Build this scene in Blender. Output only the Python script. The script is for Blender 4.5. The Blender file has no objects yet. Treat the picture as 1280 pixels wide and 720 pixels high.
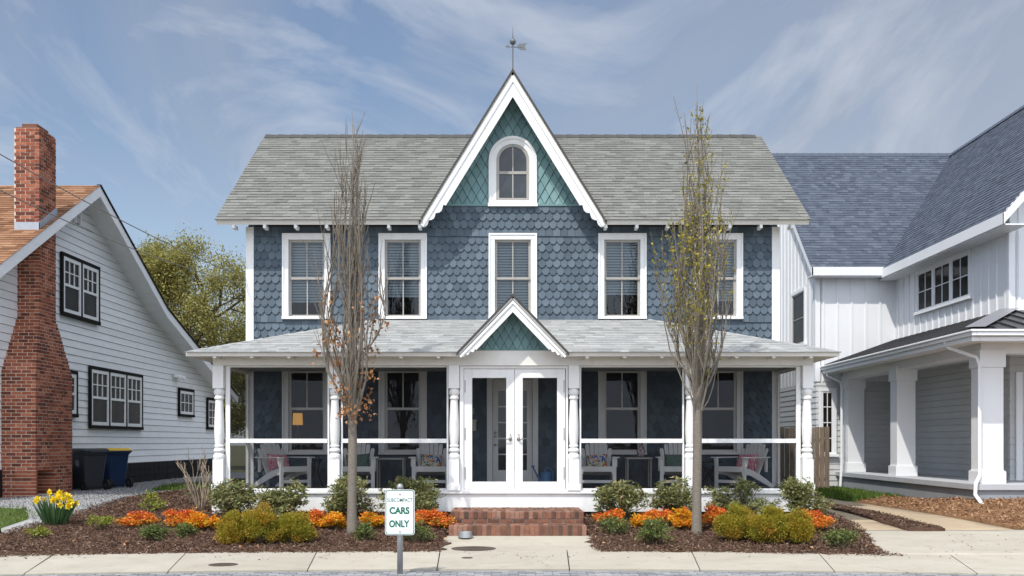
import bpy, bmesh, math, random
import numpy as np
from mathutils import Vector, Matrix
from mathutils.geometry import delaunay_2d_cdt

random.seed(7)
rng = np.random.default_rng(11)
scene = bpy.context.scene
C = scene.collection
F_PX, CX, HY, CAMZ = 1323.0, 641.0, 553.0, 1.6
R = math.radians


def at(px, py, Y):
    return Vector(((px - CX) * Y / F_PX, Y, CAMZ + (HY - py) * Y / F_PX))


def sm(t):
    t = max(0.0, min(1.0, t))
    return t * t * (3 - 2 * t)


# ------------------------------------------------------------------ materials
def new_mat(name):
    m = bpy.data.materials.new(name)
    m.use_nodes = True
    nt = m.node_tree
    nt.nodes.clear()
    out = nt.nodes.new('ShaderNodeOutputMaterial')
    return m, nt, out


def nd(nt, kind, **kw):
    n = nt.nodes.new(kind)
    for k, v in kw.items():
        if k.startswith('i_'):
            n.inputs[k[2:].replace('_', ' ')].default_value = v
        else:
            setattr(n, k, v)
    return n


def ramp(nt, stops, fac=None, interp='LINEAR'):
    r = nt.nodes.new('ShaderNodeValToRGB')
    r.color_ramp.interpolation = interp
    e = r.color_ramp.elements
    while len(e) < len(stops):
        e.new(0.5)
    for i, (p, c) in enumerate(stops):
        e[i].position = p
        e[i].color = (c[0], c[1], c[2], 1)
    if fac is not None:
        nt.links.new(fac, r.inputs[0])
    return r.outputs[0]


def mult(nt, a, b):
    m = nt.nodes.new('ShaderNodeMix')
    m.data_type = 'RGBA'
    m.blend_type = 'MULTIPLY'
    m.inputs[0].default_value = 1.0
    for s, v in ((m.inputs[6], a), (m.inputs[7], b)):
        if isinstance(v, (tuple, list)):
            s.default_value = (v[0], v[1], v[2], 1)
        else:
            nt.links.new(v, s)
    return m.outputs[2]


def mixc(nt, f, a, b):
    m = nt.nodes.new('ShaderNodeMix')
    m.data_type = 'RGBA'
    nt.links.new(f, m.inputs[0]) if not isinstance(f, float) else setattr(m.inputs[0], 'default_value', f)
    for s, v in ((m.inputs[6], a), (m.inputs[7], b)):
        if isinstance(v, (tuple, list)):
            s.default_value = (v[0], v[1], v[2], 1)
        else:
            nt.links.new(v, s)
    return m.outputs[2]


def coords(nt, scale=(1, 1, 1)):
    tc = nt.nodes.new('ShaderNodeTexCoord')
    mp = nt.nodes.new('ShaderNodeMapping')
    mp.inputs['Scale'].default_value = scale
    nt.links.new(tc.outputs['Object'], mp.inputs[0])
    return mp.outputs[0]


def noise(nt, co, scale, detail=4, rough=.55):
    n = nt.nodes.new('ShaderNodeTexNoise')
    n.inputs['Scale'].default_value = scale
    n.inputs['Detail'].default_value = detail
    n.inputs['Roughness'].default_value = rough
    nt.links.new(co, n.inputs['Vector'])
    return n.outputs[0]


def tint_out(nt):
    a = nt.nodes.new('ShaderNodeAttribute')
    a.attribute_name = 'tint'
    return a.outputs['Fac']


def pbsdf(nt, out, col, rough=.6, spec=.35, metal=0.0, bump=None, bstr=.2, bdist=.01):
    b = nt.nodes.new('ShaderNodeBsdfPrincipled')
    if isinstance(col, (tuple, list)):
        b.inputs['Base Color'].default_value = (*col[:3], 1)
    else:
        nt.links.new(col, b.inputs['Base Color'])
    b.inputs['Roughness'].default_value = rough
    b.inputs['Specular IOR Level'].default_value = spec
    b.inputs['Metallic'].default_value = metal
    if bump is not None:
        bp = nt.nodes.new('ShaderNodeBump')
        bp.inputs['Strength'].default_value = bstr
        bp.inputs['Distance'].default_value = bdist
        nt.links.new(bump, bp.inputs['Height'])
        nt.links.new(bp.outputs[0], b.inputs['Normal'])
    nt.links.new(b.outputs[0], out.inputs['Surface'])
    return b


def paint(name, col, var=.12, scale=3, rough=.55, grain=(1, 1, 1), bstr=.15, bscale=60, tint=0.0, metal=0.0, spec=.35,
          dirt=None):
    """painted / plain surface with large and small tonal variation"""
    m, nt, out = new_mat(name)
    co = coords(nt, grain)
    n1 = noise(nt, co, scale, 5, .6)
    c = mult(nt, col, ramp(nt, [(.25, (1 - var,) * 3), (.75, (1 + var * .4,) * 3)], n1))
    if tint:
        c = mult(nt, c, ramp(nt, [(0, (1 - tint,) * 3), (1, (1 + tint,) * 3)], tint_out(nt)))
    if dirt:
        n3 = noise(nt, co, scale * 2.3, 6, .7)
        c = mixc(nt, ramp(nt, [(.56, (0, 0, 0)), (.8, (.5, .5, .5))], n3), c, dirt)
    n2 = noise(nt, co, bscale, 3)
    pbsdf(nt, out, c, rough, spec, metal, n2, bstr, .004)
    return m


def ramp_mat(name, stops, rough=.8, nscale=0, nvar=.25, bscale=80, bstr=.3, spec=.2):
    """colour picked per piece from the tint attribute, with fine noise"""
    m, nt, out = new_mat(name)
    c = ramp(nt, stops, tint_out(nt))
    co = coords(nt)
    if nscale:
        c = mult(nt, c, ramp(nt, [(.2, (1 - nvar,) * 3), (.8, (1 + nvar,) * 3)], noise(nt, co, nscale, 6, .7)))
    pbsdf(nt, out, c, rough, spec, 0, noise(nt, co, bscale, 3), bstr, .005)
    return m


def leaf_mat(name, stops, trans=.35, rough=.5):
    m, nt, out = new_mat(name)
    c = ramp(nt, stops, tint_out(nt))
    b = nt.nodes.new('ShaderNodeBsdfPrincipled')
    nt.links.new(c, b.inputs['Base Color'])
    b.inputs['Roughness'].default_value = rough
    b.inputs['Specular IOR Level'].default_value = .3
    t = nt.nodes.new('ShaderNodeBsdfTranslucent')
    nt.links.new(c, t.inputs[0])
    mx = nt.nodes.new('ShaderNodeMixShader')
    mx.inputs[0].default_value = trans
    nt.links.new(b.outputs[0], mx.inputs[1])
    nt.links.new(t.outputs[0], mx.inputs[2])
    nt.links.new(mx.outputs[0], out.inputs[0])
    return m


def glass_mat(name, tr=(.8, .85, .85), refl=.0):
    m, nt, out = new_mat(name)
    t = nd(nt, 'ShaderNodeBsdfTransparent')
    t.inputs[0].default_value = (*tr, 1)
    g = nd(nt, 'ShaderNodeBsdfGlossy')
    g.inputs['Roughness'].default_value = .02
    g.inputs[0].default_value = (.9, .95, 1, 1)
    co = coords(nt)
    bp = nd(nt, 'ShaderNodeBump')
    bp.inputs['Strength'].default_value = .04
    bp.inputs['Distance'].default_value = .05
    nt.links.new(noise(nt, co, 2.2, 2), bp.inputs['Height'])
    nt.links.new(bp.outputs[0], g.inputs['Normal'])
    f = nd(nt, 'ShaderNodeFresnel')
    f.inputs[0].default_value = 1.5
    mr = nd(nt, 'ShaderNodeMapRange')
    nt.links.new(f.outputs[0], mr.inputs[0])
    mr.inputs[3].default_value = refl
    mr.inputs[4].default_value = 1.0
    mx = nd(nt, 'ShaderNodeMixShader')
    nt.links.new(mr.outputs[0], mx.inputs[0])
    nt.links.new(t.outputs[0], mx.inputs[1])
    nt.links.new(g.outputs[0], mx.inputs[2])
    nt.links.new(mx.outputs[0], out.inputs[0])
    return m


def dark_glass(name, col=(.02, .024, .028), spec=.5):
    m, nt, out = new_mat(name)
    co = coords(nt)
    c = mult(nt, col, ramp(nt, [(.3, (.5,) * 3), (.7, (2.2,) * 3)], noise(nt, co, 1.7, 3)))
    pbsdf(nt, out, c, .06, spec, 0, noise(nt, co, 2.0, 2), .05, .04)
    return m


def screen_mat(name, cover=.5):
    """fine dark insect mesh: lets about half of the light through"""
    m, nt, out = new_mat(name)
    t = nd(nt, 'ShaderNodeBsdfTransparent')
    d = nd(nt, 'ShaderNodeBsdfDiffuse')
    d.inputs[0].default_value = (.012, .012, .013, 1)
    mx = nd(nt, 'ShaderNodeMixShader')
    mx.inputs[0].default_value = cover
    nt.links.new(t.outputs[0], mx.inputs[1])
    nt.links.new(d.outputs[0], mx.inputs[2])
    nt.links.new(mx.outputs[0], out.inputs[0])
    return m


M = {}
M['white'] = paint('white paint', (.80, .80, .785), .10, 3.1, .5, (1.6, 1.6, .55), dirt=(.56, .53, .47))
M['trim'] = paint('cream white trim paint', (.74, .725, .68), .10, 2.6, .55, dirt=(.52, .48, .40))
M['newwhite'] = paint('crisp white siding paint', (.78, .79, .80), .04, 1.5, .45)
M['sash'] = paint('taupe sash paint', (.36, .34, .31), .08, 5, .5)
M['blue'] = ramp_mat('slate blue shingle paint', [(0, (.064, .088, .110)), (.5, (.084, .113, .140)), (1, (.110, .143, .173))],
                     .65, 5, .14, 40, .25, .25)
M['bluewall'] = paint('slate blue wall paint', (.09, .13, .175), .1, 4)
M['teal'] = ramp_mat('teal shingle paint', [(0, (.135, .238, .245)), (.5, (.165, .282, .285)), (1, (.195, .32, .32))],
                     .6, 5, .12, 40, .25, .25)
M['roof'] = ramp_mat('weathered grey asphalt shingle',
                     [(0, (.145, .146, .133)), (.35, (.166, .166, .151)), (.7, (.183, .183, .167)), (1, (.207, .206, .19))],
                     .9, 26, .3, 150, .5, .15)
M['proof'] = ramp_mat('pale grey slate shingle',
                      [(0, (.25, .256, .25)), (.4, (.31, .316, .306)), (.8, (.34, .346, .336)), (1, (.385, .387, .377))],
                      .75, 22, .22, 150, .4, .3)
M['broof'] = ramp_mat('blue grey asphalt shingle',
                      [(0, (.062, .074, .098)), (.4, (.076, .090, .118)), (.75, (.088, .103, .134)), (1, (.106, .122, .154))],
                      .9, 26, .28, 150, .5, .15)
M['brownroof'] = ramp_mat('tan brown asphalt shingle',
                          [(0, (.155, .078, .043)), (.4, (.22, .114, .063)), (.75, (.265, .143, .082)), (1, (.33, .19, .112))],
                          .9, 26, .3, 150, .5, .15)
M['brick'] = ramp_mat('red brown brick',
                      [(0, (.105, .036, .022)), (.35, (.225, .066, .036)), (.7, (.30, .092, .048)), (1, (.40, .150, .085))],
                      .85, 18, .35, 120, .5, .2)
M['stepbrick'] = ramp_mat('worn step brick',
                          [(0, (.075, .045, .034)), (.4, (.16, .075, .05)), (.75, (.225, .102, .065)), (1, (.29, .16, .11))],
                          .85, 14, .4, 120, .5, .2)
M['mortar'] = paint('brick mortar', (.62, .53, .44), .25, 9, .95, bstr=.5)
M['oldmortar'] = paint('dark step mortar', (.17, .15, .125), .3, 9, .95, bstr=.5)
M['clap'] = paint('weathered white clapboard paint', (.83, .835, .84), .09, 2.2, .6, (1, 1, 5), tint=.05, dirt=(.56, .55, .53))
M['greyclap'] = paint('grey clapboard paint', (.54, .545, .54), .05, 2, .55, tint=.04)
M['black'] = paint('black trim paint', (.016, .015, .015), .2, 5, .8, spec=.1)
M['block'] = paint('black painted block', (.022, .022, .022), .3, 8, .85, bstr=.6, spec=.1)
M['plinth'] = paint('grey rendered plinth', (.30, .315, .33), .12, 1.6, .8, bstr=.4)
M['cap'] = paint('pale grey stone cap', (.44, .455, .47), .1, 3, .7)
M['metalroof'] = paint('charcoal metal roofing', (.05, .048, .05), .1, 2, .4, metal=.2)
M['hipcap'] = paint('grey metal hip cap', (.26, .26, .27), .06, 3, .4, metal=.3)
M['flash'] = paint('dull metal flashing', (.40, .43, .47), .15, 4, .5, metal=.4)
M['steel'] = paint('galvanised steel', (.36, .37, .375), .12, 12, .42, metal=.55)
M['brass'] = paint('brushed nickel', (.42, .40, .37), .1, 20, .3, metal=.8)
M['porchfloor'] = paint('grey porch floor paint', (.19, .185, .175), .18, 3, .6, (1, 6, 1))
M['ceiling'] = paint('porch ceiling paint', (.30, .31, .31), .1, 3, .6)
M['room'] = paint('dim room plaster', (.07, .062, .052), .08, 1, .8)
M['blind'] = paint('window blind', (.36, .41, .45), .05, 3, .6)
M['chair'] = paint('white painted chair wood', (.78, .78, .77), .1, 6, .5, (1, 1, 1))
M['dark'] = paint('dark brown metal', (.03, .028, .027), .2, 6, .5)
M['tabletan'] = paint('pale table frame', (.42, .40, .36), .1, 6, .5)
M['glass'] = glass_mat('window glass')
M['dglass'] = dark_glass('dark window glass')
M['dglass2'] = dark_glass('warm dark window glass', (.014, .012, .010), .04)
M['screen'] = screen_mat('insect screen', .36)
M['doorscreen'] = screen_mat('door insect screen', .22)
M['binblack'] = paint('black bin plastic', (.03, .034, .04), .2, 5, .5)
M['binblue'] = paint('blue bin plastic', (.012, .028, .08), .2, 5, .45)
M['binyellow'] = paint('yellow lid plastic', (.62, .40, .02), .15, 5, .45)
M['greyprint'] = paint('pale grey print', (.30, .33, .36), .1, 9, .6)
M['rubber'] = paint('black rubber', (.012, .012, .012), .2, 9, .7)
M['signwhite'] = paint('white sign sheet', (.80, .81, .80), .05, 4, .35)
M['signgreen'] = paint('green sign print', (.004, .135, .082), .08, 9, .4)
M['watercan'] = paint('blue watering can plastic', (.10, .22, .40), .1, 5, .5)
M['castiron'] = paint('rusty cast iron', (.10, .075, .06), .35, 14, .75, bstr=.8, bscale=90)
M['barkgrey'] = paint('grey brown bark', (.205, .178, .145), .42, 6, .85, (3, 3, 11), bstr=.9, bscale=16, dirt=(.33, .31, .27))
M['twig'] = paint('brown twig bark', (.20, .168, .13), .25, 12, .85, (3, 3, 1))
M['treebark'] = paint('dark tree bark', (.11, .085, .06), .3, 6, .9)
M['paletwig'] = paint('pale bare stem', (.36, .29, .21), .25, 9, .8)
M['stem'] = paint('brown green stem', (.12, .095, .055), .25, 9, .8)
M['cable'] = paint('grey cable', (.16, .15, .14), .1, 5, .6)
M['shadefab'] = None
M['vane'] = paint('weathered zinc', (.15, .155, .16), .2, 12, .5, metal=.4)
M['tealdark'] = paint('dark teal gap', (.03, .055, .056), .1, 4)
M['edge'] = paint('dark roof edge', (.06, .056, .05), .2, 6, .6)

# leaves
M['lf_orange'] = leaf_mat('fire orange leaves', [(0, (.16, .19, .04)), (.2, (.58, .38, .04)), (.45, (.78, .29, .035)),
                                                 (.72, (.74, .145, .03)), (1, (.55, .06, .035))])
M['lf_yorange'] = leaf_mat('amber leaves', [(0, (.16, .19, .03)), (.25, (.72, .48, .025)), (.65, (.85, .33, .02)),
                                            (1, (.78, .13, .02))])
M['lf_gold'] = leaf_mat('gold green needles', [(0, (.07, .085, .016)), (.3, (.23, .24, .028)), (.58, (.36, .285, .026)),
                                               (.8, (.43, .22, .028)), (1, (.33, .095, .03))], .25)
M['lf_rhodo'] = leaf_mat('leathery green leaves', [(0, (.085, .115, .035)), (.45, (.19, .205, .075)), (.8, (.34, .33, .14)),
                                                   (1, (.40, .24, .14))], .3, .42)
M['lf_low'] = leaf_mat('mid green small leaves', [(0, (.05, .085, .022)), (.5, (.12, .165, .045)), (.85, (.23, .26, .07)),
                                                  (1, (.36, .22, .08))], .3)
M['lf_bright'] = leaf_mat('fresh yellow green leaves', [(0, (.10, .13, .03)), (.5, (.26, .30, .04)), (1, (.45, .46, .06))], .4)
M['lf_mauve'] = leaf_mat('mauve green leaves', [(0, (.12, .12, .06)), (.5, (.22, .19, .11)), (1, (.33, .22, .18))], .3)
M['lf_daff'] = leaf_mat('blue green daffodil blades', [(0, (.035, .085, .03)), (1, (.10, .19, .075))], .25)
M['petal'] = leaf_mat('yellow daffodil petals', [(0, (.80, .55, .012)), (1, (.86, .70, .03))], .3)
M['lf_dead'] = leaf_mat('dry copper leaves', [(0, (.24, .10, .036)), (.5, (.42, .20, .08)), (1, (.60, .35, .17))], .3)
M['lf_bud'] = leaf_mat('yellow green spring buds', [(0, (.20, .19, .04)), (.5, (.38, .34, .05)), (1, (.52, .44, .07))], .35)
M['lf_tree'] = leaf_mat('olive spring leaves', [(0, (.14, .135, .045)), (.5, (.29, .27, .075)), (1, (.42, .38, .11))], .35)
M['lf_grass'] = leaf_mat('lawn grass blades', [(0, (.04, .085, .014)), (.6, (.10, .19, .025)), (1, (.24, .27, .06))], .3)
M['mulchchip'] = ramp_mat('shredded bark mulch', [(0, (.045, .026, .018)), (.5, (.115, .065, .043)), (.85, (.20, .125, .085)),
                                                  (1, (.30, .22, .17))], .95)
M['chipnew'] = ramp_mat('fresh wood chips', [(0, (.15, .075, .035)), (.5, (.30, .16, .082)), (1, (.47, .30, .18))], .95)
M['stone'] = ramp_mat('grey driveway gravel', [(0, (.15, .15, .155)), (.5, (.27, .268, .265)), (1, (.40, .39, .375))], .9)
M['paver'] = ramp_mat('grey street paver', [(0, (.16, .165, .175)), (.5, (.235, .24, .25)), (1, (.31, .31, .31))], .9, 30, .2, 120, .4)


def ground_mat(name, c0, c1, c2, s1, s2, bstr=.6, bs=120, rough=.95):
    m, nt, out = new_mat(name)
    co = coords(nt)
    a = noise(nt, co, s1, 6, .65)
    b = noise(nt, co, s2, 5, .7)
    c = mixc(nt, ramp(nt, [(.3, (0, 0, 0)), (.7, (1, 1, 1))], a), c0, c1)
    c = mixc(nt, ramp(nt, [(.5, (0, 0, 0)), (.75, (1, 1, 1))], b), c, c2)
    pbsdf(nt, out, c, rough, .15, 0, noise(nt, co, bs, 4, .7), bstr, .02)
    return m


M['soil'] = ground_mat('bare lawn soil', (.10, .085, .06), (.07, .085, .03), (.13, .115, .08), .35, 9)
M['mulch'] = ground_mat('dark bark mulch', (.062, .036, .024), (.105, .06, .04), (.155, .097, .066), 6, 60, .9, 60)
M['chipbed'] = ground_mat('brown chip mulch', (.18, .095, .048), (.25, .14, .075), (.33, .20, .115), 2, 50, .9, 60)
M['gravel'] = ground_mat('driveway gravel', (.27, .27, .275), (.36, .355, .345), (.43, .42, .40), 1.2, 55, .8, 70)
M['lawn'] = ground_mat('lawn underlay', (.05, .085, .02), (.09, .12, .03), (.13, .12, .05), 1.4, 30)
M['jointdark'] = paint('dark joint sand', (.09, .08, .065), .3, 9, .95)


def concrete(name, c0, warm):
    m, nt, out = new_mat(name)
    co = coords(nt)
    c = mult(nt, c0, ramp(nt, [(.3, (.88, .87, .85)), (.7, (1.05, 1.05, 1.05))], noise(nt, co, .9, 6, .65)))
    c = mult(nt, c, ramp(nt, [(.25, (.86, .85, .84)), (.7, (1.06, 1.06, 1.06))], noise(nt, co, 70, 4, .7)))
    st = noise(nt, co, 3.1, 7, .75)
    c = mixc(nt, ramp(nt, [(.52, (0, 0, 0)), (.80, (.75, .75, .75))], st), c, warm)
    # hairline cracks and speckled stains
    nv = nt.nodes.new('ShaderNodeTexNoise')
    nv.inputs['Scale'].default_value = 1.6
    nv.inputs['Detail'].default_value = 6
    nt.links.new(co, nv.inputs['Vector'])
    ad = nt.nodes.new('ShaderNodeMix')
    ad.data_type = 'RGBA'
    ad.blend_type = 'LINEAR_LIGHT'
    ad.inputs[0].default_value = .22
    nt.links.new(co, ad.inputs[6])
    nt.links.new(nv.outputs['Color'], ad.inputs[7])
    vo = nt.nodes.new('ShaderNodeTexVoronoi')
    vo.feature = 'DISTANCE_TO_EDGE'
    vo.inputs['Scale'].default_value = .42
    nt.links.new(ad.outputs[2], vo.inputs['Vector'])
    ck = ramp(nt, [(0, (.5, .48, .45)), (.005, (1, 1, 1))], vo.outputs['Distance'])
    ms_ = ramp(nt, [(.56, (0, 0, 0)), (.66, (1, 1, 1))], noise(nt, co, .55, 2))
    c = mult(nt, c, mixc(nt, ms_, (1, 1, 1), ck))
    sp_ = nt.nodes.new('ShaderNodeTexVoronoi')
    sp_.inputs['Scale'].default_value = 5.5
    nt.links.new(co, sp_.inputs['Vector'])
    c = mult(nt, c, ramp(nt, [(0, (.55, .52, .48)), (.10, (1, 1, 1))], sp_.outputs['Distance']))
    c = mult(nt, c, ramp(nt, [(0, (.95,) * 3), (1, (1.05,) * 3)], tint_out(nt)))
    pbsdf(nt, out, c, .85, .2, 0, noise(nt, co, 180, 3), .25, .004)
    return m


M['walk'] = concrete('cream concrete', (.42, .39, .325), (.25, .215, .16))
M['drive'] = concrete('tan concrete', (.40, .315, .215), (.25, .19, .13))


def wood_mat():
    m, nt, out = new_mat('weathered fence wood')
    co = coords(nt, (9, 9, .8))
    n = noise(nt, co, 3, 6, .7)
    c = ramp(nt, [(.25, (.085, .062, .045)), (.5, (.19, .145, .105)), (.75, (.30, .24, .18))], n)
    c = mult(nt, c, ramp(nt, [(0, (.75,) * 3), (1, (1.2,) * 3)], tint_out(nt)))
    pbsdf(nt, out, c, .9, .15, 0, n, .6, .01)
    return m


M['fence'] = wood_mat()


def fabric(name, base, stops, scale, kind='VORONOI'):
    m, nt, out = new_mat(name)
    co = coords(nt)
    if kind == 'VORONOI':
        v = nt.nodes.new('ShaderNodeTexVoronoi')
        v.inputs['Scale'].default_value = scale
        nt.links.new(co, v.inputs['Vector'])
        sep = nt.nodes.new('ShaderNodeSeparateColor')
        nt.links.new(v.outputs['Color'], sep.inputs[0])
        c = ramp(nt, stops, sep.outputs[0], 'CONSTANT')
        f = ramp(nt, [(.50, (1, 1, 1)), (.62, (0, 0, 0))], v.outputs['Distance'])
        c = mixc(nt, f, base, c)
    else:
        w = nt.nodes.new('ShaderNodeTexWave')
        w.inputs['Scale'].default_value = scale
        w.inputs['Distortion'].default_value = 9
        w.inputs['Detail'].default_value = 2
        w.inputs['Detail Scale'].default_value = 1.5
        nt.links.new(co, w.inputs['Vector'])
        c = ramp(nt, stops, w.outputs[0], 'CONSTANT')
    pbsdf(nt, out, c, .9, .1, 0, noise(nt, co, 200, 2), .3, .003)
    return m


M['pink'] = fabric('pink and white pillow cloth', (.7, .5, .5), [(0, (.55, .06, .13)), (.55, (.80, .60, .60))], 14, 'WAVE')
M['floral'] = fabric('floral pillow cloth', (.72, .68, .60), [(0, (.05, .12, .5)), (.25, (.65, .05, .05)), (.45, (.75, .35, .03)),
                                                              (.62, (.10, .3, .12)), (.8, (.60, .52, .42))], 26)
M['fern'] = fabric('green leaf pillow cloth', (.05, .10, .08), [(0, (.04, .085, .07)), (.5, (.22, .30, .25))], 16, 'WAVE')
M['vasepat'] = fabric('patterned vase glaze', (.55, .5, .5), [(0, (.10, .09, .13)), (.5, (.35, .18, .2))], 40)

m, nt, out = new_mat('lit lamp shade')
b = pbsdf(nt, out, (.75, .42, .12), .8)
b.inputs['Emission Color'].default_value = (1.0, .48, .10, 1)
b.inputs['Emission Strength'].default_value = .55
M['shadefab'] = m


# ------------------------------------------------------------------ mesh building
ORG = {}


class Frame:
    """wall frame: a along the wall, b up, c out of the wall"""
    def __init__(self, o, u, n):
        self.o, self.u, self.n = Vector(o), Vector(u), Vector(n)

    def p(self, a, b, c=0.0):
        return self.o + self.u * a + self.n * c + Vector((0, 0, b))


class MB:
    def __init__(self):
        self.v, self.f, self.t = [], [], []

    def add(self, pts, faces, tint=.5):
        k = len(self.v)
        self.v.extend([tuple(p) for p in pts])
        self.f.extend([tuple(i + k for i in f) for f in faces])
        self.t.extend([tint] * len(pts))

    def hexa(self, p, tint=.5):
        self.add(p, [(0, 3, 2, 1), (4, 5, 6, 7), (0, 1, 5, 4), (1, 2, 6, 5), (2, 3, 7, 6), (3, 0, 4, 7)], tint)

    def box(self, x0, x1, y0, y1, z0, z1, tint=.5):
        self.hexa([(x0, y0, z0), (x1, y0, z0), (x1, y1, z0), (x0, y1, z0),
                   (x0, y0, z1), (x1, y0, z1), (x1, y1, z1), (x0, y1, z1)], tint)

    def fbox(self, F, a0, a1, b0, b1, c0, c1, tint=.5):
        self.hexa([F.p(a0, b0, c1), F.p(a1, b0, c1), F.p(a1, b0, c0), F.p(a0, b0, c0),
                   F.p(a0, b1, c1), F.p(a1, b1, c1), F.p(a1, b1, c0), F.p(a0, b1, c0)], tint)

    def fprism(self, F, poly, c0, c1, tint=.5):
        n = len(poly)
        pts = [F.p(a, b, c1) for a, b in poly] + [F.p(a, b, c0) for a, b in poly]
        fs = [tuple(range(n)), tuple(range(2 * n - 1, n - 1, -1))]
        fs += [(i, i + n, (i + 1) % n + n, (i + 1) % n) for i in range(n)]
        self.add(pts, fs, tint)

    def fring(self, F, outer, inner, c0, c1, closed=True):
        n = len(outer)
        pts = [F.p(a, b, c1) for a, b in outer] + [F.p(a, b, c1) for a, b in inner] + \
              [F.p(a, b, c0) for a, b in outer] + [F.p(a, b, c0) for a, b in inner]
        fs = []
        for i in range(n if closed else n - 1):
            j = (i + 1) % n
            fs += [(i, j, n + j, n + i), (2 * n + i, 3 * n + i, 3 * n + j, 2 * n + j),
                   (i, 2 * n + i, 2 * n + j, j), (n + i, n + j, 3 * n + j, 3 * n + i)]
        self.add(pts, fs)

    def slab(self, poly, thick):
        poly = [Vector(p) for p in poly]
        nrm = Vector((0, 0, 0))
        for i in range(len(poly)):
            nrm += poly[i].cross(poly[(i + 1) % len(poly)])
        nrm.normalize()
        n = len(poly)
        lo = [p - nrm * thick for p in poly]
        fs = [tuple(range(n)), tuple(range(2 * n - 1, n - 1, -1))]
        fs += [(i, i + n, (i + 1) % n + n, (i + 1) % n) for i in range(n)]
        self.add(poly + lo, fs)

    def tube(self, path, radii, n=6, tint=.5, cap=True):
        path = [Vector(p) for p in path]
        if not hasattr(radii, '__len__'):
            radii = [radii] * len(path)
        pts = []
        ref = None
        for i, p in enumerate(path):
            d = (path[min(i + 1, len(path) - 1)] - path[max(i - 1, 0)])
            if d.length < 1e-9:
                d = Vector((0, 0, 1))
            d.normalize()
            if ref is None:
                ref = Vector((1, 0, 0)) if abs(d.x) < .8 else Vector((0, 1, 0))
            s = ref - d * ref.dot(d)
            s.normalize()
            ref = s
            t = d.cross(s)
            for k in range(n):
                a = 2 * math.pi * k / n
                pts.append(p + (s * math.cos(a) + t * math.sin(a)) * radii[i])
        fs = []
        for i in range(len(path) - 1):
            for k in range(n):
                k2 = (k + 1) % n
                fs.append((i * n + k, i * n + k2, (i + 1) * n + k2, (i + 1) * n + k))
        if cap:
            fs.append(tuple(range(n - 1, -1, -1)))
            fs.append(tuple((len(path) - 1) * n + k for k in range(n)))
        self.add(pts, fs, tint)

    def lathe(self, prof, c=(0, 0, 0), n=16, tint=.5):
        pts = []
        for r, z in prof:
            for k in range(n):
                a = 2 * math.pi * k / n
                pts.append((c[0] + r * math.cos(a), c[1] + r * math.sin(a), c[2] + z))
        fs = []
        for i in range(len(prof) - 1):
            for k in range(n):
                k2 = (k + 1) % n
                fs.append((i * n + k, i * n + k2, (i + 1) * n + k2, (i + 1) * n + k))
        fs.append(tuple(range(n - 1, -1, -1)))
        fs.append(tuple((len(prof) - 1) * n + k for k in range(n)))
        self.add(pts, fs, tint)

    def build(self, name, mat, parent=None, smooth=False, bevel=0.0):
        o0 = ORG.get(parent.name, Vector((0, 0, 0))) if parent else Vector((0, 0, 0))
        me = bpy.data.meshes.new(name)
        me.from_pydata([(x - o0.x, y - o0.y, z - o0.z) for x, y, z in self.v], [], self.f)
        at_ = me.attributes.new('tint', 'FLOAT', 'POINT')
        at_.data.foreach_set('value', np.array(self.t, dtype=np.float32))
        me.materials.append(mat)
        if smooth:
            me.shade_smooth()
        o = bpy.data.objects.new(name, me)
        C.objects.link(o)
        ORG[o.name] = o0
        if parent:
            o.parent = parent
        if bevel:
            bv = o.modifiers.new('bevel', 'BEVEL')
            bv.width = bevel
            bv.segments = 2
            bv.limit_method = 'ANGLE'
        return o


def thing(name, loc, label, cat, group=None):
    o = bpy.data.objects.new(name, None)
    C.objects.link(o)
    o.location = loc
    o.empty_display_size = .2
    ORG[o.name] = Vector(loc)
    tag(o, label, cat, group)
    return o


def tag(o, label=None, cat=None, group=None, kind=None):
    for k, v in (('label', label), ('category', cat), ('group', group), ('kind', kind)):
        if v:
            o[k] = v
    return o


def children(o):
    return [c for c in bpy.data.objects if c.parent is o]


def dup(o, parent=None):
    kids = children(o)
    c = o.copy()
    C.objects.link(c)
    if parent:
        c.parent = parent
    ORG[c.name] = ORG.get(o.name, Vector((0, 0, 0)))
    for k in kids:
        dup(k, c)
    return c


def fast_quads(name, V, tints, mat, parent=None, tri=False):
    """V: (n,4,3) array of quads in world coordinates"""
    o0 = ORG.get(parent.name, Vector((0, 0, 0))) if parent else Vector((0, 0, 0))
    n = len(V)
    co = (V - np.array(o0)).reshape(-1, 3).astype(np.float32)
    me = bpy.data.meshes.new(name)
    me.vertices.add(n * 4)
    me.vertices.foreach_set('co', co.ravel())
    me.loops.add(n * 4)
    me.loops.foreach_set('vertex_index', np.arange(n * 4, dtype=np.int32))
    me.polygons.add(n)
    me.polygons.foreach_set('loop_start', np.arange(0, n * 4, 4, dtype=np.int32))
    me.update(calc_edges=True)
    a = me.attributes.new('tint', 'FLOAT', 'POINT')
    a.data.foreach_set('value', np.repeat(np.clip(tints, 0, 1), 4).astype(np.float32))
    me.materials.append(mat)
    o = bpy.data.objects.new(name, me)
    C.objects.link(o)
    ORG[o.name] = o0
    if parent:
        o.parent = parent
    return o


def unit(a):
    return a / np.maximum(np.linalg.norm(a, axis=1, keepdims=True), 1e-9)


def leaf_quads(P, D, size, ratio=.4, fold=.15, mid=.45):
    D = unit(D)
    S = unit(np.cross(D, rng.normal(size=D.shape)))
    N = np.cross(S, D)
    s = size[:, None]
    tip = P + D * s
    m_ = P + D * s * mid
    w = S * s * ratio * .5
    lift = N * s * fold
    return np.stack([P, m_ + w + lift, tip, m_ - w + lift], axis=1)


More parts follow.
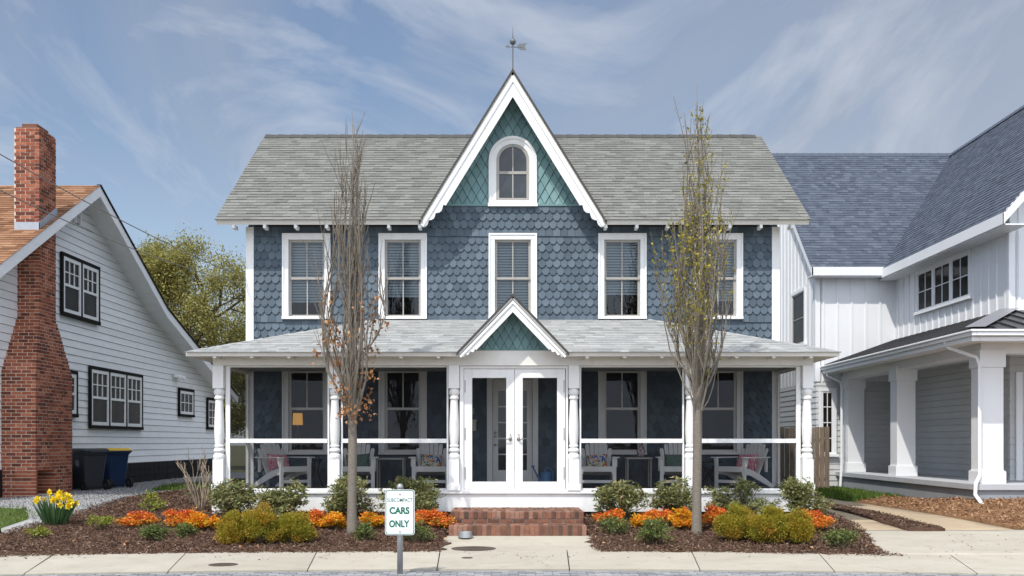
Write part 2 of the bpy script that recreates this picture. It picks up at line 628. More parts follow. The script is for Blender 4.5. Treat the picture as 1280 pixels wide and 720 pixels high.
# ------------------------------------------------------------------ shingles
def shingles(mb, o, u, v, nrm, L, rows_n, span, tab=(.16, .42), thick=.012, jit=.0, run=None):
    """courses of tabs on a sloped plane: o start, u along, v up the slope, span(v)->list of (u0,u1)"""
    o, u, v, nrm = Vector(o), Vector(u), Vector(v).normalized(), Vector(nrm).normalized()
    e = L / rows_n
    for i in range(rows_n):
        v0, v1 = i * e, min((i + 1) * e + .01, L)
        s0, s1 = span(v0), span(v1)
        for (a0, b0), (a1, b1) in zip(s0, s1):
            lo, hi = min(a0, a1), max(b0, b1)
            x = lo - random.uniform(0, tab[1])
            while x < hi:
                w = random.uniform(*tab)
                x2 = x + w
                c0, c1 = min(max(x, a0), b0), min(max(x2, a0), b0)
                d0, d1 = min(max(x, a1), b1), min(max(x2, a1), b1)
                if (c1 - c0) > .002 or (d1 - d0) > .002:
                    th = thick * random.choice((.75, .85, 1.0, 1.15))
                    vb = v0 + random.uniform(-jit, jit)
                    pts = [o + u * c0 + v * vb, o + u * c1 + v * vb,
                           o + u * c1 + v * vb + nrm * th, o + u * c0 + v * vb + nrm * th,
                           o + u * d1 + v * v1 + nrm * .002, o + u * d0 + v * v1 + nrm * .002]
                    mb.add(pts, [(0, 1, 2, 3), (3, 2, 4, 5), (1, 4, 2), (0, 3, 5)], random.random())
                x = x2


def inside_rects(a, b, rects, shrink=.0):
    for (a0, a1, b0, b1) in rects:
        if a0 + shrink < a < a1 - shrink and b0 + shrink < b < b1 - shrink:
            return True
    return False


def scallops(mb, F, a0, a1, b0, b1, holes, pitch_a=.146, pitch_b=.155, straight=(), lim=None):
    rows_n = int(round((b1 - b0) / pitch_b))
    pb = (b1 - b0) / rows_n
    # bottom edge of one shingle: butt with clipped, rounded shoulders
    prof = [(-.5, .52), (-.46, .46), (-.30, .16), (-.17, .03), (0, 0), (.17, .03), (.30, .16), (.46, .46), (.5, .52)]
    for r in range(rows_n):
        zb = b0 + r * pb
        flat = any(abs(zb - s) < pb * .5 for s in straight)
        k0 = -1
        n = int((a1 - a0) / pitch_a) + 2
        for k in range(k0, n):
            ac = a0 + (k + (.5 if r % 2 else 0)) * pitch_a
            if inside_rects(ac, zb + pb * .6, holes, .03):
                continue
            lo, hi = a0, a1
            if lim:
                l = lim(zb + pb)
                lo, hi = max(a0, -l), min(a1, l)
            pr = [(-.5, 0), (.5, 0)] if flat else prof
            if ac + pitch_a * .5 <= lo or ac - pitch_a * .5 >= hi:
                continue
            dz = random.uniform(-.004, .004)
            g = .484
            bot = [(min(max(ac + p * pitch_a * .965, lo), hi), zb + q * pitch_a * .75 + dz) for p, q in pr]
            top = [(min(max(ac + g * pitch_a, lo), hi), zb + pb * 1.25), (min(max(ac - g * pitch_a, lo), hi), zb + pb * 1.25)]
            m_ = len(bot)
            c = lambda b: .004 + .030 * max(0, 1 - (b - zb) / (pb * 1.25))
            pts = [F.p(a, b, c(b)) for a, b in bot + top] + [F.p(a, b, c(b) - .024) for a, b in bot]
            fs = [tuple(range(m_ + 2))] + [(i, i + m_ + 2, i + m_ + 3, i + 1) for i in range(m_ - 1)]
            mb.add(pts, fs, random.random())


def diamonds(mb, F, b0, b1, lim, holes, w=.18, h=.32):
    r = 0
    zb = b0 - h * .5
    while zb < b1:
        n = int(2 * lim(max(zb, b0)) / w) + 4
        for k in range(-n, n + 1):
            ac = (k + (.5 if r % 2 else 0)) * w
            pts0 = [(ac, zb), (ac + w * .475, zb + h * .5), (ac, zb + h * .975), (ac - w * .475, zb + h * .5)]
            if all(abs(a) > lim(b) + .0 for a, b in pts0) or zb + h < b0:
                continue
            if inside_rects(ac, zb + h * .5, holes, .06):
                continue
            pts1 = []
            for a, b in pts0:
                b = max(min(b, b1), b0)
                l = max(lim(b), 0.0)
                pts1.append((min(max(a, -l), l), b))
            cs = [.040, .024, .004, .024]
            t = random.random()
            pts = [F.p(a, b, c) for (a, b), c in zip(pts1, cs)] + [F.p(a, b, c - .022) for (a, b), c in zip(pts1, cs)]
            mb.add(pts, [(0, 1, 2, 3), (0, 4, 5, 1), (0, 3, 7, 4)], t)
        zb += h * .5
        r += 1


def clap_rows(mb, F, span, b0, b1, exp=.18, thick=.014, gap=.009):
    """lapped boards; span(b) -> (a0,a1)"""
    b = b0
    while b < b1 - .01:
        bt = min(b + exp, b1)
        s0, s1 = span(b), span(bt)
        if s0 and s1 and s0[1] > s0[0]:
            L = s0[1] - s0[0]
            pieces = max(1, int(L / 4.5))
            cuts = [0] + sorted(random.random() for _ in range(pieces - 1)) + [1]
            for q0, q1 in zip(cuts[:-1], cuts[1:]):
                x0, x1 = s0[0] + L * q0, s0[0] + L * q1
                y0, y1 = min(max(x0, s1[0]), s1[1]), min(max(x1, s1[0]), s1[1])
                if q0 == 0:
                    y0 = s1[0]
                if q1 == 1:
                    y1 = s1[1]
                bb_ = b + gap
                pts = [F.p(x0, bb_, .004), F.p(x1, bb_, .004), F.p(x1, bb_, thick), F.p(x0, bb_, thick), F.p(y1, bt, .006), F.p(y0, bt, .006)]
                mb.add(pts, [(0, 1, 2, 3), (3, 2, 4, 5), (1, 4, 2), (0, 3, 5)], random.random())
        b += exp


# ------------------------------------------------------------------ windows
def window(F, parent, a0, a1, b0, b1, cas=.11, casmat='white', sashmat='sash', pane='glass', up=(2, 1), lo=(2, 1),
           base=-.085, blind=False, sill=True, name='window', proud=.04, label=None, jamb=True, split=.5):
    """double hung window: casing (the part) with sashes, panes and blind as sub-parts"""
    mb = MB()
    mb.fbox(F, a0, a0 + cas, b0 + (.05 if sill else cas), b1 - cas, 0, proud)
    mb.fbox(F, a1 - cas, a1, b0 + (.05 if sill else cas), b1 - cas, 0, proud)
    mb.fbox(F, a0, a1, b1 - cas, b1, 0, proud + .004)
    if casmat == 'white':
        mb.fbox(F, a0 - .012, a0 + .022, b0 + .05, b1 + .012, 0, proud + .022)
        mb.fbox(F, a1 - .022, a1 + .012, b0 + .05, b1 + .012, 0, proud + .022)
        mb.fbox(F, a0 + .022, a1 - .022, b1 - .022, b1 + .012, 0, proud + .022)
    if sill:
        mb.fbox(F, a0 - .015, a1 + .015, b0, b0 + .05, 0, proud + .045)
    else:
        mb.fbox(F, a0, a1, b0, b0 + cas, 0, proud + .004)
    i0, i1, j0, j1 = a0 + cas, a1 - cas, b0 + (.05 if sill else cas), b1 - cas
    if jamb and base < 0:
        for q in ((i0 - .03, i0 - .001, j0, j1), (i1 + .001, i1 + .03, j0, j1), (i0, i1, j1 + .001, j1 + .03), (i0, i1, j0 - .03, j0 - .001)):
            mb.fbox(F, *q, base - .06, -.002)
    w = mb.build(name, M[casmat], parent, bevel=.004)
    if label:
        w['label'] = label
    mid = j0 + (j1 - j0) * split
    pm = MB()
    for (s0, s1, cc, grid) in ((mid - .02, j1, base + .03, up), (j0, mid + .02, base, lo)):
        sb = MB()
        r = .045
        sb.fbox(F, i0, i0 + r, s0 + r, s1 - r, cc, cc + .03)
        sb.fbox(F, i1 - r, i1, s0 + r, s1 - r, cc, cc + .03)
        sb.fbox(F, i0, i1, s1 - r, s1, cc, cc + .03)
        sb.fbox(F, i0, i1, s0, s0 + r, cc, cc + .03)
        gw = (i1 - i0 - 2 * r)
        gh = (s1 - s0 - 2 * r)
        for k in range(1, grid[0]):
            x = i0 + r + gw * k / grid[0]
            sb.fbox(F, x - .011, x + .011, s0 + r, s1 - r, cc + .004, cc + .027)
        for k in range(1, grid[1]):
            z = s0 + r + gh * k / grid[1]
            sb.fbox(F, i0 + r, i1 - r, z - .010, z + .010, cc + .005, cc + .026)
        sb.build('sash', M[sashmat], w)
        pm.add([F.p(i0 + r - .005, s0 + r - .005, cc + .014), F.p(i1 - r + .005, s0 + r - .005, cc + .014),
                F.p(i1 - r + .005, s1 - r + .005, cc + .014), F.p(i0 + r - .005, s1 - r + .005, cc + .014)], [(0, 1, 2, 3)])
    pm.build('pane', M[pane], w)
    if blind:
        bb = MB()
        z = j0 + blind * (j1 - j0)
        while z < j1 - .02:
            bb.fbox(F, i0 + .02, i1 - .02, z, z + .040, base - .085, base - .078, random.random())
            z += .055
        bb.build('blind', M['blind'], w)
    return w


# ------------------------------------------------------------------ ground sheets
def zg(x, y):
    h = .45 if x < -7 else (.17 if x > 6 else .45 + (x + 7) / 13 * (.17 - .45))
    return h * sm((y - 15.8) / 6.5)


def bedz(x, y):
    return zg(x, y) + .04 + .16 * sm((y - 15.6) / 2.8) * (1 - sm((abs(x) - 5) / 2))


def in_poly(x, y, poly):
    c = False
    j = len(poly) - 1
    for i in range(len(poly)):
        xi, yi = poly[i][:2]
        xj, yj = poly[j][:2]
        if (yi > y) != (yj > y) and x < (xj - xi) * (y - yi) / (yj - yi) + xi:
            c = not c
        j = i
    return c


def sheet(name, poly, zf, off, mat, step=.4, rough=0.0, skirt=.08, kind='structure', edge=.12):
    poly = [Vector(p[:2]) for p in poly]
    bd = []
    for i in range(len(poly)):
        a, b = poly[i], poly[(i + 1) % len(poly)]
        n = max(1, int((b - a).length / step))
        for k in range(n):
            p = a.lerp(b, k / n)
            if edge and k:
                d = (b - a).normalized()
                p = p + Vector((-d.y, d.x)) * random.uniform(-edge, edge) * .35
            bd.append(p)
    n = len(bd)
    xs = [p.x for p in bd]
    ys = [p.y for p in bd]
    pts = list(bd)
    y = min(ys) + step * .5
    while y < max(ys):
        x = min(xs) + step * .5
        while x < max(xs):
            if in_poly(x, y, bd):
                pts.append(Vector((x + random.uniform(-.2, .2) * step, y + random.uniform(-.2, .2) * step)))
            x += step
        y += step
    vs, es, fs, *_ = delaunay_2d_cdt(pts, [], [list(range(n))], 1, 1e-5)
    V = []
    for i, p in enumerate(vs):
        r = random.uniform(-rough, rough)
        V.append((p.x, p.y, zf(p.x, p.y) + off + r))
    F = [tuple(f) for f in fs]
    # skirt along the boundary
    cnt = {}
    for f in F:
        for a, b in zip(f, f[1:] + f[:1]):
            cnt[(a, b)] = 1
    for (a, b) in list(cnt):
        if (b, a) not in cnt:
            k = len(V)
            V.append((V[a][0], V[a][1], V[a][2] - skirt))
            V.append((V[b][0], V[b][1], V[b][2] - skirt))
            F.append((b, a, k, k + 1))
    me = bpy.data.meshes.new(name)
    me.from_pydata(V, [], F)
    t = me.attributes.new('tint', 'FLOAT', 'POINT')
    t.data.foreach_set('value', np.full(len(V), .5, dtype=np.float32))
    me.materials.append(mat)
    me.shade_smooth()
    o = bpy.data.objects.new(name, me)
    C.objects.link(o)
    if kind:
        o['kind'] = kind
    return o


def scatter(poly, n, seed=1):
    r = np.random.default_rng(seed)
    xs = [p[0] for p in poly]
    ys = [p[1] for p in poly]
    res = []
    while len(res) < n:
        x = r.uniform(min(xs), max(xs))
        y = r.uniform(min(ys), max(ys))
        if in_poly(x, y, poly):
            res.append((x, y))
    return np.array(res)


def chips(name, polys, n, zf, size, mat, label, cat, ratio=.3, lift=.012, flat=.35):
    A = []
    tot = sum(1 for _ in polys)
    areas = []
    for p in polys:
        a = 0
        for i in range(len(p)):
            x0, y0 = p[i][:2]
            x1, y1 = p[(i + 1) % len(p)][:2]
            a += x0 * y1 - x1 * y0
        areas.append(abs(a) / 2)
    for k, p in enumerate(polys):
        A.append(scatter(p, max(3, int(n * areas[k] / sum(areas))), k + 5))
    A = np.concatenate(A)
    z = np.array([zf(x, y) for x, y in A]) + lift * rng.uniform(-.3, 1.3, len(A))
    P = np.column_stack([A, z])
    D = rng.normal(size=(len(A), 3))
    D[:, 2] = np.abs(D[:, 2]) * flat
    V = leaf_quads(P, D, rng.uniform(*size, len(A)), ratio, .1, .5)
    o = fast_quads(name, V, rng.random(len(A)), mat)
    tag(o, label, cat, None, 'stuff')
    return o


def grass(name, polys, n, zf, h, label):
    A = np.concatenate([scatter(p, n, k + 31) for k, p in enumerate(polys)])
    z = np.array([zf(x, y) for x, y in A])
    P = np.column_stack([A, z - .005])
    D = rng.normal(size=(len(A), 3)) * .45
    D[:, 2] = 1
    o = fast_quads(name, leaf_quads(P, D, rng.uniform(*h, len(A)), .14, .05, .35), rng.random(len(A)), M['lf_grass'])
    tag(o, label, 'grass', None, 'stuff')
    return o
# ================================================================== BLUE HOUSE
WY = 20.9
HW = 5.23
PY = 18.9
FL = .743
house = thing('blue_house', (0, WY, .35), 'two storey house with slate blue scalloped shingles, steep teal front gable and white screened porch', 'house')
FW = Frame((0, WY, 0), (1, 0, 0), (0, -1, 0))
WX = [-4.07, -2.17, 0.0, 2.16, 4.06]
UP = (4.03, 5.71)
LO = (1.36, 3.13)
win_rects = [(x - .465, x + .465, *UP) for x in WX] + [(x - .465, x + .465, *LO) for x in WX if abs(x) > 1]
door_rect = (-.51, .50, FL, 2.95)
rects = win_rects + [door_rect]
# front wall with real openings
holes = [(a + .07, b - .07, c + .03, d - .07) for a, b, c, d in win_rects] + [(-.42, .41, FL, 2.86)]
xs = sorted({-HW, HW} | {v for h in holes for v in h[:2]})
zs = sorted({.35, 5.86} | {v for h in holes for v in h[2:]})
mb = MB()
for xa, xb in zip(xs[:-1], xs[1:]):
    run = None
    for za, zb in zip(zs[:-1], zs[1:]):
        if inside_rects((xa + xb) / 2, (za + zb) / 2, holes):
            continue
        mb.fbox(FW, xa, xb, za, zb, -.14, 0)
mb.fprism(FW, [(-1.7, 5.86), (1.7, 5.86), (0, 8.6)], -.14, 0)
# other walls
mb.box(-HW, -HW + .14, WY + .141, 28.1, .35, 5.86)
mb.box(HW - .14, HW, WY + .141, 28.1, .35, 5.86)
mb.box(-HW + .141, HW - .141, 27.96, 28.1, .35, 5.86)
for s in (-1, 1):
    Fs = Frame((s * HW, 24.5, 0), (0, 1, 0), (s, 0, 0))
    mb.fprism(Fs, [(-3.6, 5.861), (3.6, 5.861), (0, 8.35)], -.14, 0)
wall = mb.build('wall', M['bluewall'], house)

mb = MB()
scallops(mb, FW, -HW + .11, HW - .11, FL, 6.28, rects, straight=(5.68, 4.02),
         lim=lambda z: HW if z < 5.9 else (8.60 - z) / 1.62)
mb.build('scalloped_shingles', M['blue'], wall)
mb = MB()
for s in (-1, 1):      # plain courses on the side walls
    Fs = Frame((s * HW, WY, 0), (0, 1, 0), (s, 0, 0))
    scallops(mb, Fs, .12, 3.2, FL, 5.8, [])
mb.build('scalloped_shingles', M['blue'], wall)
mb = MB()
arch_hole = [(-.42, .42, 6.2, 7.5)]
diamonds(mb, FW, 6.30, 8.55, lambda b: (8.58 - b) / 1.62, arch_hole)
mb.fbox(FW, -1.42, 1.42, 6.265, 6.30, 0, .035)
mb.build('diamond_shingles', M['teal'], wall)
mb = MB()
mb.fprism(FW, [(-1.42, 6.29), (1.42, 6.29), (0, 8.56)], .0, .003)
mb.build('dark_gap_backing', M['tealdark'], wall)  # dark sheet that shows as lines in the gaps between the diamonds

# corner boards
for s in (-1, 1):
    mb = MB()
    mb.fbox(FW, s * HW - (.0 if s < 0 else .12), s * HW + (.12 if s < 0 else .0), FL, 5.85, 0, .035)
    mb.box(min(s * HW, s * (HW + .035)), max(s * HW, s * (HW + .035)), WY - .035, WY + .10, FL, 5.85)
    mb.build('corner_board', M['white'], house, bevel=.004)

# windows
for i, (a0, a1, b0, b1) in enumerate(win_rects):
    upper = b0 > 3
    window(FW, house, a0, a1, b0, b1, blind=([.20, .27, .12, .30, .22][i % 5] if upper else False), lo=(2, 1) if upper else (1, 1),
           sashmat='sash' if upper else 'trim', split=.5 if upper else .53)

# arched gable window
def arch(w, b0, spring, n=18):
    pts = [(-w, b0), (w, b0)]
    for k in range(n + 1):
        a = math.pi * k / n
        pts.append((w * math.cos(a), spring + w * math.sin(a)))
    return pts
mb = MB()
o_ = arch(.46, 6.29, 7.16)
mb.fring(FW, o_, arch(.325, 6.37, 7.16), 0, .045)
mb.fring(FW, arch(.475, 6.285, 7.16), arch(.42, 6.31, 7.16), .0, .068)
mb.fbox(FW, -.49, .49, 6.25, 6.31, 0, .09)
aw = mb.build('arched_window', M['white'], house)
mb = MB()
mb.fring(FW, arch(.326, 6.369, 7.16), arch(.27, 6.42, 7.16), .005, .03)
mb.fbox(FW, -.27, .27, 6.89, 6.945, .006, .034)
mb.fbox(FW, -.012, .012, 6.42, 6.89, .006, .026)
mb.fbox(FW, -.012, .012, 6.945, 7.425, .006, .026)
mb.build('sash', M['sash'], aw)
mb = MB()
mb.add([FW.p(a, b, .012) for a, b in arch(.30, 6.39, 7.16)], [tuple(range(21))])
mb.build('pane', M['dglass'], aw)

# main roof --------------------------------------------------------
EY, EZ, RY, RZ, RW = 20.4, 5.90, 24.5, 8.69, 5.72
slope = (RZ - EZ) / (RY - EY)
GH, GS = 8.76, 1.62               # cross gable peak height, slope
g = lambda z: max(0.0, (GH - .02 - z) / GS)
mb = MB()
for s in (-1, 1):
    p = [(s * RW, EY, EZ), (s * g(EZ), EY, EZ), (s * g(RZ), RY, RZ), (s * RW, RY, RZ)]
    mb.slab(p if s < 0 else p[::-1], .11)
mb.slab([(RW, 28.6, EZ), (-RW, 28.6, EZ), (-RW, RY + .001, RZ), (RW, RY + .001, RZ)], .11)
for s in (-1, 1):                 # cross gable roof planes
    yv = lambda z: EY + (z - EZ) / slope
    p = [(s * 1.77, 20.42, GH - 1.77 * GS), (0, 20.42, GH), (0, RY, GH), (s * 1.77, yv(GH - 1.77 * GS) + .15, GH - 1.77 * GS)]
    mb.slab(p if s < 0 else p[::-1], .05)
roof = mb.build('roof', M['trim'], house)
mb = MB()
L = math.hypot(RY - EY, RZ - EZ)
sv = Vector((0, RY - EY, RZ - EZ))
sn = Vector((0, -(RZ - EZ), RY - EY))
zat = lambda v: EZ + (RZ - EZ) * v / L
shingles(mb, (0, EY - .03, EZ - .02), (1, 0, 0), sv, sn, L + .03, 34,
         lambda v: [(-RW - .02, -g(zat(v)) - .0), (g(zat(v)) + .0, RW + .02)], tab=(.11, .29), thick=.017)
shingles(mb, (0, 28.63, EZ - .02), (1, 0, 0), Vector((0, -(RY - EY), RZ - EZ)), Vector((0, RZ - EZ, RY - EY)), L, 34,
         lambda v: [(-RW, RW)], thick=.014)
for s in (-1, 1):
    hv = 1.80 * math.hypot(1, GS)
    base_z = GH + .01 - 1.80 * GS
    shingles(mb, (s * 1.80, 20.40, base_z), (0, 1, 0), Vector((-s * 1, 0, GS)), Vector((s * GS, 0, 1)), hv, 24,
             lambda v: [(0, max(.3, EY + (base_z + (GH - base_z) * v / hv - EZ) / slope - 20.40 + .1))], thick=.012)
mb.build('roof_shingles', M['roof'], roof)
mb = MB()                          # dark metal edge along the gable rakes
FE = Frame((0, 20.40, 0), (1, 0, 0), (0, -1, 0))
for s in (-1, 1):
    q = [(s * 1.81, GH + .05 - 1.81 * GS), (0, GH + .05), (0, GH - .015), (s * 1.81, GH - .015 - 1.81 * GS)]
    mb.fprism(FE, q if s < 0 else q[::-1], -.35, .01)
mb.build('drip_edge', M['edge'], roof)
mb = MB()                          # ridge caps, coloured dark to paint in their shadow line
x = -RW
while x < RW - .25:
    if True:
        mb.slab([(x, RY - .15, RZ - .075), (x + .31, RY - .15, RZ - .085), (x + .31, RY, RZ + .03), (x, RY, RZ + .045)], .012)
    x += .29
mb.build('ridge_cap', M['edge'], roof)
for i in range(19):                # rafter tails
    x = -5.4 + i * .6
    if abs(x) < 1.75:
        continue
    mb = MB()
    mb.box(x - .028, x + .028, EY + .05, EY + .3, EZ - .155, EZ - .09)
    mb.build('rafter_tail', M['white'], house)

def bargeboard(F, apex, foot, s, d, name, frac, c0, c1, par):
    """decorated rake board: s=-1 left, 1 right; frac list of (t, offset) along the lower edge"""
    ax, az = apex
    fx, fz = foot
    t = Vector((fx - ax, fz - az))
    L_ = t.length
    t /= L_
    nrm = Vector((-t.y, t.x))
    if nrm.y > 0:
        nrm = -nrm
    P_ = lambda q, off: (ax + t.x * q * L_ + nrm.x * off, az + t.y * q * L_ + nrm.y * off)
    # inner edge start on the centre line
    k = -(ax + nrm.x * d) / (t.x)
    start = (0.0, az + nrm.y * d + t.y * (k if True else 0) + 0)
    start = (0.0, (az + nrm.y * d) + t.y * ((0 - (ax + nrm.x * d)) / t.x))
    poly = [(ax, az)] + [P_(1, 0)] + [P_(q, o) for q, o in reversed(frac)] + [start]
    m_ = MB()
    m_.fprism(F, poly if s > 0 else poly[::-1], c0, c1)
    # crown moulding on the upper edge
    q2 = [(ax, az + .0), P_(1.0, 0), P_(1.0, d * .30), (0.0, az - (d * .30) * L_ / abs(fx - ax))]
    m_.fprism(F, q2 if s > 0 else q2[::-1], c1, c1 + .022)
    return m_.build(name, M['white'], par)

def scal(d):
    base = [(.83, 1), (.835, .78), (.852, .86), (.868, .92), (.884, .84), (.894, .66), (.898, .58), (.912, .66), (.928, .70), (.942, .60),
            (.950, .46), (.954, .40), (.966, .47), (.98, .50), (.994, .44), (1.003, .30), (1.006, .12)]
    return [(a, b * d) for a, b in base]
FG = Frame((0, 20.45, 0), (1, 0, 0), (0, -1, 0))
for s in (-1, 1):
    bargeboard(FG, (0, GH - .075), (s * 1.78, GH - .075 - 1.78 * GS), s, .215, 'bargeboard', scal(.215), -.03, .018, house)

# weather vane ------------------------------------------------------
vane = thing('weather_vane', (0, 20.5, 8.74), 'slender metal weather vane with ball and arrow on the peak of the tall gable', 'weather vane')
mb = MB()
mb.tube([(0, 20.5, 8.70), (0, 20.5, 9.45)], .012, 8)
mb.tube([(0, 20.5, 9.45), (0, 20.5, 9.66)], [.009, .002], 8)
mb.lathe([(.03, 8.70), (.03, 8.78), (.012, 8.80)], (0, 20.5, 0), 10)
mb.build('rod', M['vane'], vane)
mb = MB()
mb.lathe([(.005, -.058)] + [(.06 * math.cos(a), .06 * math.sin(a)) for a in np.linspace(-1.3, 1.3, 9)] + [(.005, .058)], (0, 20.5, 9.36), 14)
mb.build('ball', M['vane'], vane, smooth=True)
FV = Frame((0, 20.5, 9.26), (1, 0, 0), (0, -1, 0))
mb = MB()
mb.tube([(-.13, 20.5, 9.265), (.2, 20.5, 9.25)], .008, 6)
mb.fprism(FV, [(-.15, .012), (-.07, .05), (-.085, .012), (-.07, -.03)], -.005, .005)
ar = mb.build('arrow', M['vane'], vane)
mb = MB()
mb.fprism(FV, [(.07, 0), (.13, .06), (.27, .075), (.23, .01), (.265, -.06), (.15, -.06)], -.004, .004)
mb.build('arrow_tail', M['vane'], ar)

# interior ----------------------------------------------------------
mb = MB()
mb.box(-5.08, 5.08, 21.05, 27.9, .66, FL)
mb.box(-5.08, 5.08, 21.05, 27.9, 3.35, 3.5)
mb.box(-5.08, 5.08, 21.05, 27.9, 5.86, 5.95)
mb.box(-5.08, 5.08, 24.6, 24.7, FL + .001, 3.349)
mb.box(-5.08, 5.08, 23.6, 23.7, 3.501, 5.859)
mb.build('inner_rooms', M['room'], house)
lamp = thing('floor_lamp', (-4.42, 21.75, FL), 'glowing amber shaded floor lamp seen through the left porch window', 'lamp')
mb = MB()
for k in range(3):
    a = k * 2.1 + .5
    mb.tube([(-4.42 + .2 * math.cos(a), 21.75 + .2 * math.sin(a), FL), (-4.42, 21.75, 1.95)], .012, 6)
mb.build('tripod', M['brass'], lamp)
mb = MB()
mb.lathe([(.105, 1.96), (.095, 2.20)], (-4.42, 21.75, 0), 20)
mb.build('lamp_shade', M['shadefab'], lamp, smooth=False)

# porch -------------------------------------------------------------
PX = [-5.23, -3.17, -1.045, 1.085, 3.16, 5.24]
mb = MB()
y = 18.86
while y < WY - .02:
    y2 = min(y + .1, WY - .002)
    mb.box(-5.26, 5.27, y, y2 - .004, FL - .03, FL, random.random())
    y = y2
mb.build('porch_floor', M['porchfloor'], house)
mb = MB()
mb.box(-5.30, 5.31, 18.76, 18.859, FL - .055, FL + .003)
mb.box(-5.34, -5.261, 18.76, WY, FL - .055, FL + .003)
mb.box(5.271, 5.35, 18.76, WY, FL - .055, FL + .003)
mb.build('porch_sill', M['white'], house, bevel=.008)
mb = MB()
mb.box(-5.27, 5.28, 18.80, 18.85, .37, FL - .056)
for x in (-3.17, -1.2, 1.25, 3.16):
    mb.box(x - .004, x + .004, 18.797, 18.8, .372, FL - .06)
mb.box(-5.27, -5.22, 18.851, WY, .37, FL - .056)
mb.box(5.23, 5.28, 18.851, WY, .37, FL - .056)
for x in (-5.23, 5.24):
    mb.box(x - .11, x + .11, 18.775, 18.799, .1, FL - .056)
mb.build('porch_skirt', M['white'], house)
mb = MB()
mb.box(-5.2, 5.2, 19.2, 19.25, .05, .65)
mb.build('porch_foundation', M['block'], house)

def porch_post(x):
    m_ = MB()
    m_.box(x - .094, x + .094, PY - .134, PY + .06, 2.56, 2.965)
    m_.box(x - .115, x + .115, PY - .155, PY + .075, FL + .004, .86)
    m_.box(x - .094, x + .094, PY - .134, PY + .06, .86, 1.30)
    k = 2 ** .5
    prof = [(.10, 1.295), (.112, 1.31), (.118, 1.34), (.113, 1.375), (.092, 1.40), (.08, 1.415), (.095, 1.425), (.108, 1.445), (.108, 1.47),
            (.095, 1.49), (.078, 1.50), (.078, 1.515), (.095, 1.525), (.095, 1.545), (.08, 1.56), (.088, 1.62), (.097, 1.75), (.099, 1.85), (.094, 2.0),
            (.083, 2.2), (.075, 2.34), (.075, 2.36), (.095, 2.375), (.098, 2.40), (.085, 2.42), (.08, 2.435), (.098, 2.455), (.106, 2.49),
            (.10, 2.53), (.085, 2.55), (.085, 2.57)]
    m_.lathe([(r * .9, z) for r, z in prof], (x, PY - .04, 0), 20)
    return m_.build('porch_post', M['white'], house)
posts = [porch_post(x) for x in PX]
mb = MB()
mb.box(-5.33, 5.34, 18.80, 18.97, 2.966, 3.235)
mb.box(-5.33, -5.16, 18.971, WY - .04, 2.966, 3.10)
mb.box(5.17, 5.34, 18.971, WY - .04, 2.966, 3.10)
mb.build('porch_beam', M['trim'], house, bevel=.004)
mb = MB()
mb.box(-5.15, 5.16, 18.972, WY - .03, 3.0, 3.04)
mb.build('porch_ceiling', M['ceiling'], house)

# screens between the posts
def screen_bay(F, a0, a1, par, left=False, right=False):
    m_ = MB()
    z0, z1 = FL + .005, 2.964
    f0, f1 = (.085 if left else .035), (.085 if right else .035)
    m_.fbox(F, a0 + .004, a0 + f0, z0, z1, -.03, .02)
    m_.fbox(F, a1 - f1, a1 - .004, z0, z1, -.03, .02)
    b0, b1 = a0 + f0, a1 - f1
    m_.fbox(F, b0, b1, 1.59, 1.665, -.03, .035)
    m_.fbox(F, b0, b1, z0, z0 + .03, -.03, .02)
    m_.fbox(F, b0, b1, z1 - .025, z1, -.03, .02)
    f = m_.build('screen_frame', M['white'], par, bevel=.003)
    m_ = MB()
    for q0, q1 in ((z0 + .028, 1.592), (1.663, z1 - .023)):
        m_.add([F.p(b0 - .003, q0, 0), F.p(b1 + .003, q0, 0), F.p(b1 + .003, q1, 0), F.p(b0 - .003, q1, 0)], [(0, 1, 2, 3)])
    m_.build('screen', M['screen'], f)
FP = Frame((0, PY, 0), (1, 0, 0), (0, -1, 0))
for i, (xa, xb) in enumerate(((0, 1), (1, 2), (3, 4), (4, 5))):
    screen_bay(FP, PX[xa] + .10, PX[xb] - .10, house, xa == 0, xb == 5)
for s, x in ((-1, PX[0]), (1, PX[5])):
    screen_bay(Frame((x, 0, 0), (0, 1, 0), (s, 0, 0)), PY + .10, WY - .05, house)

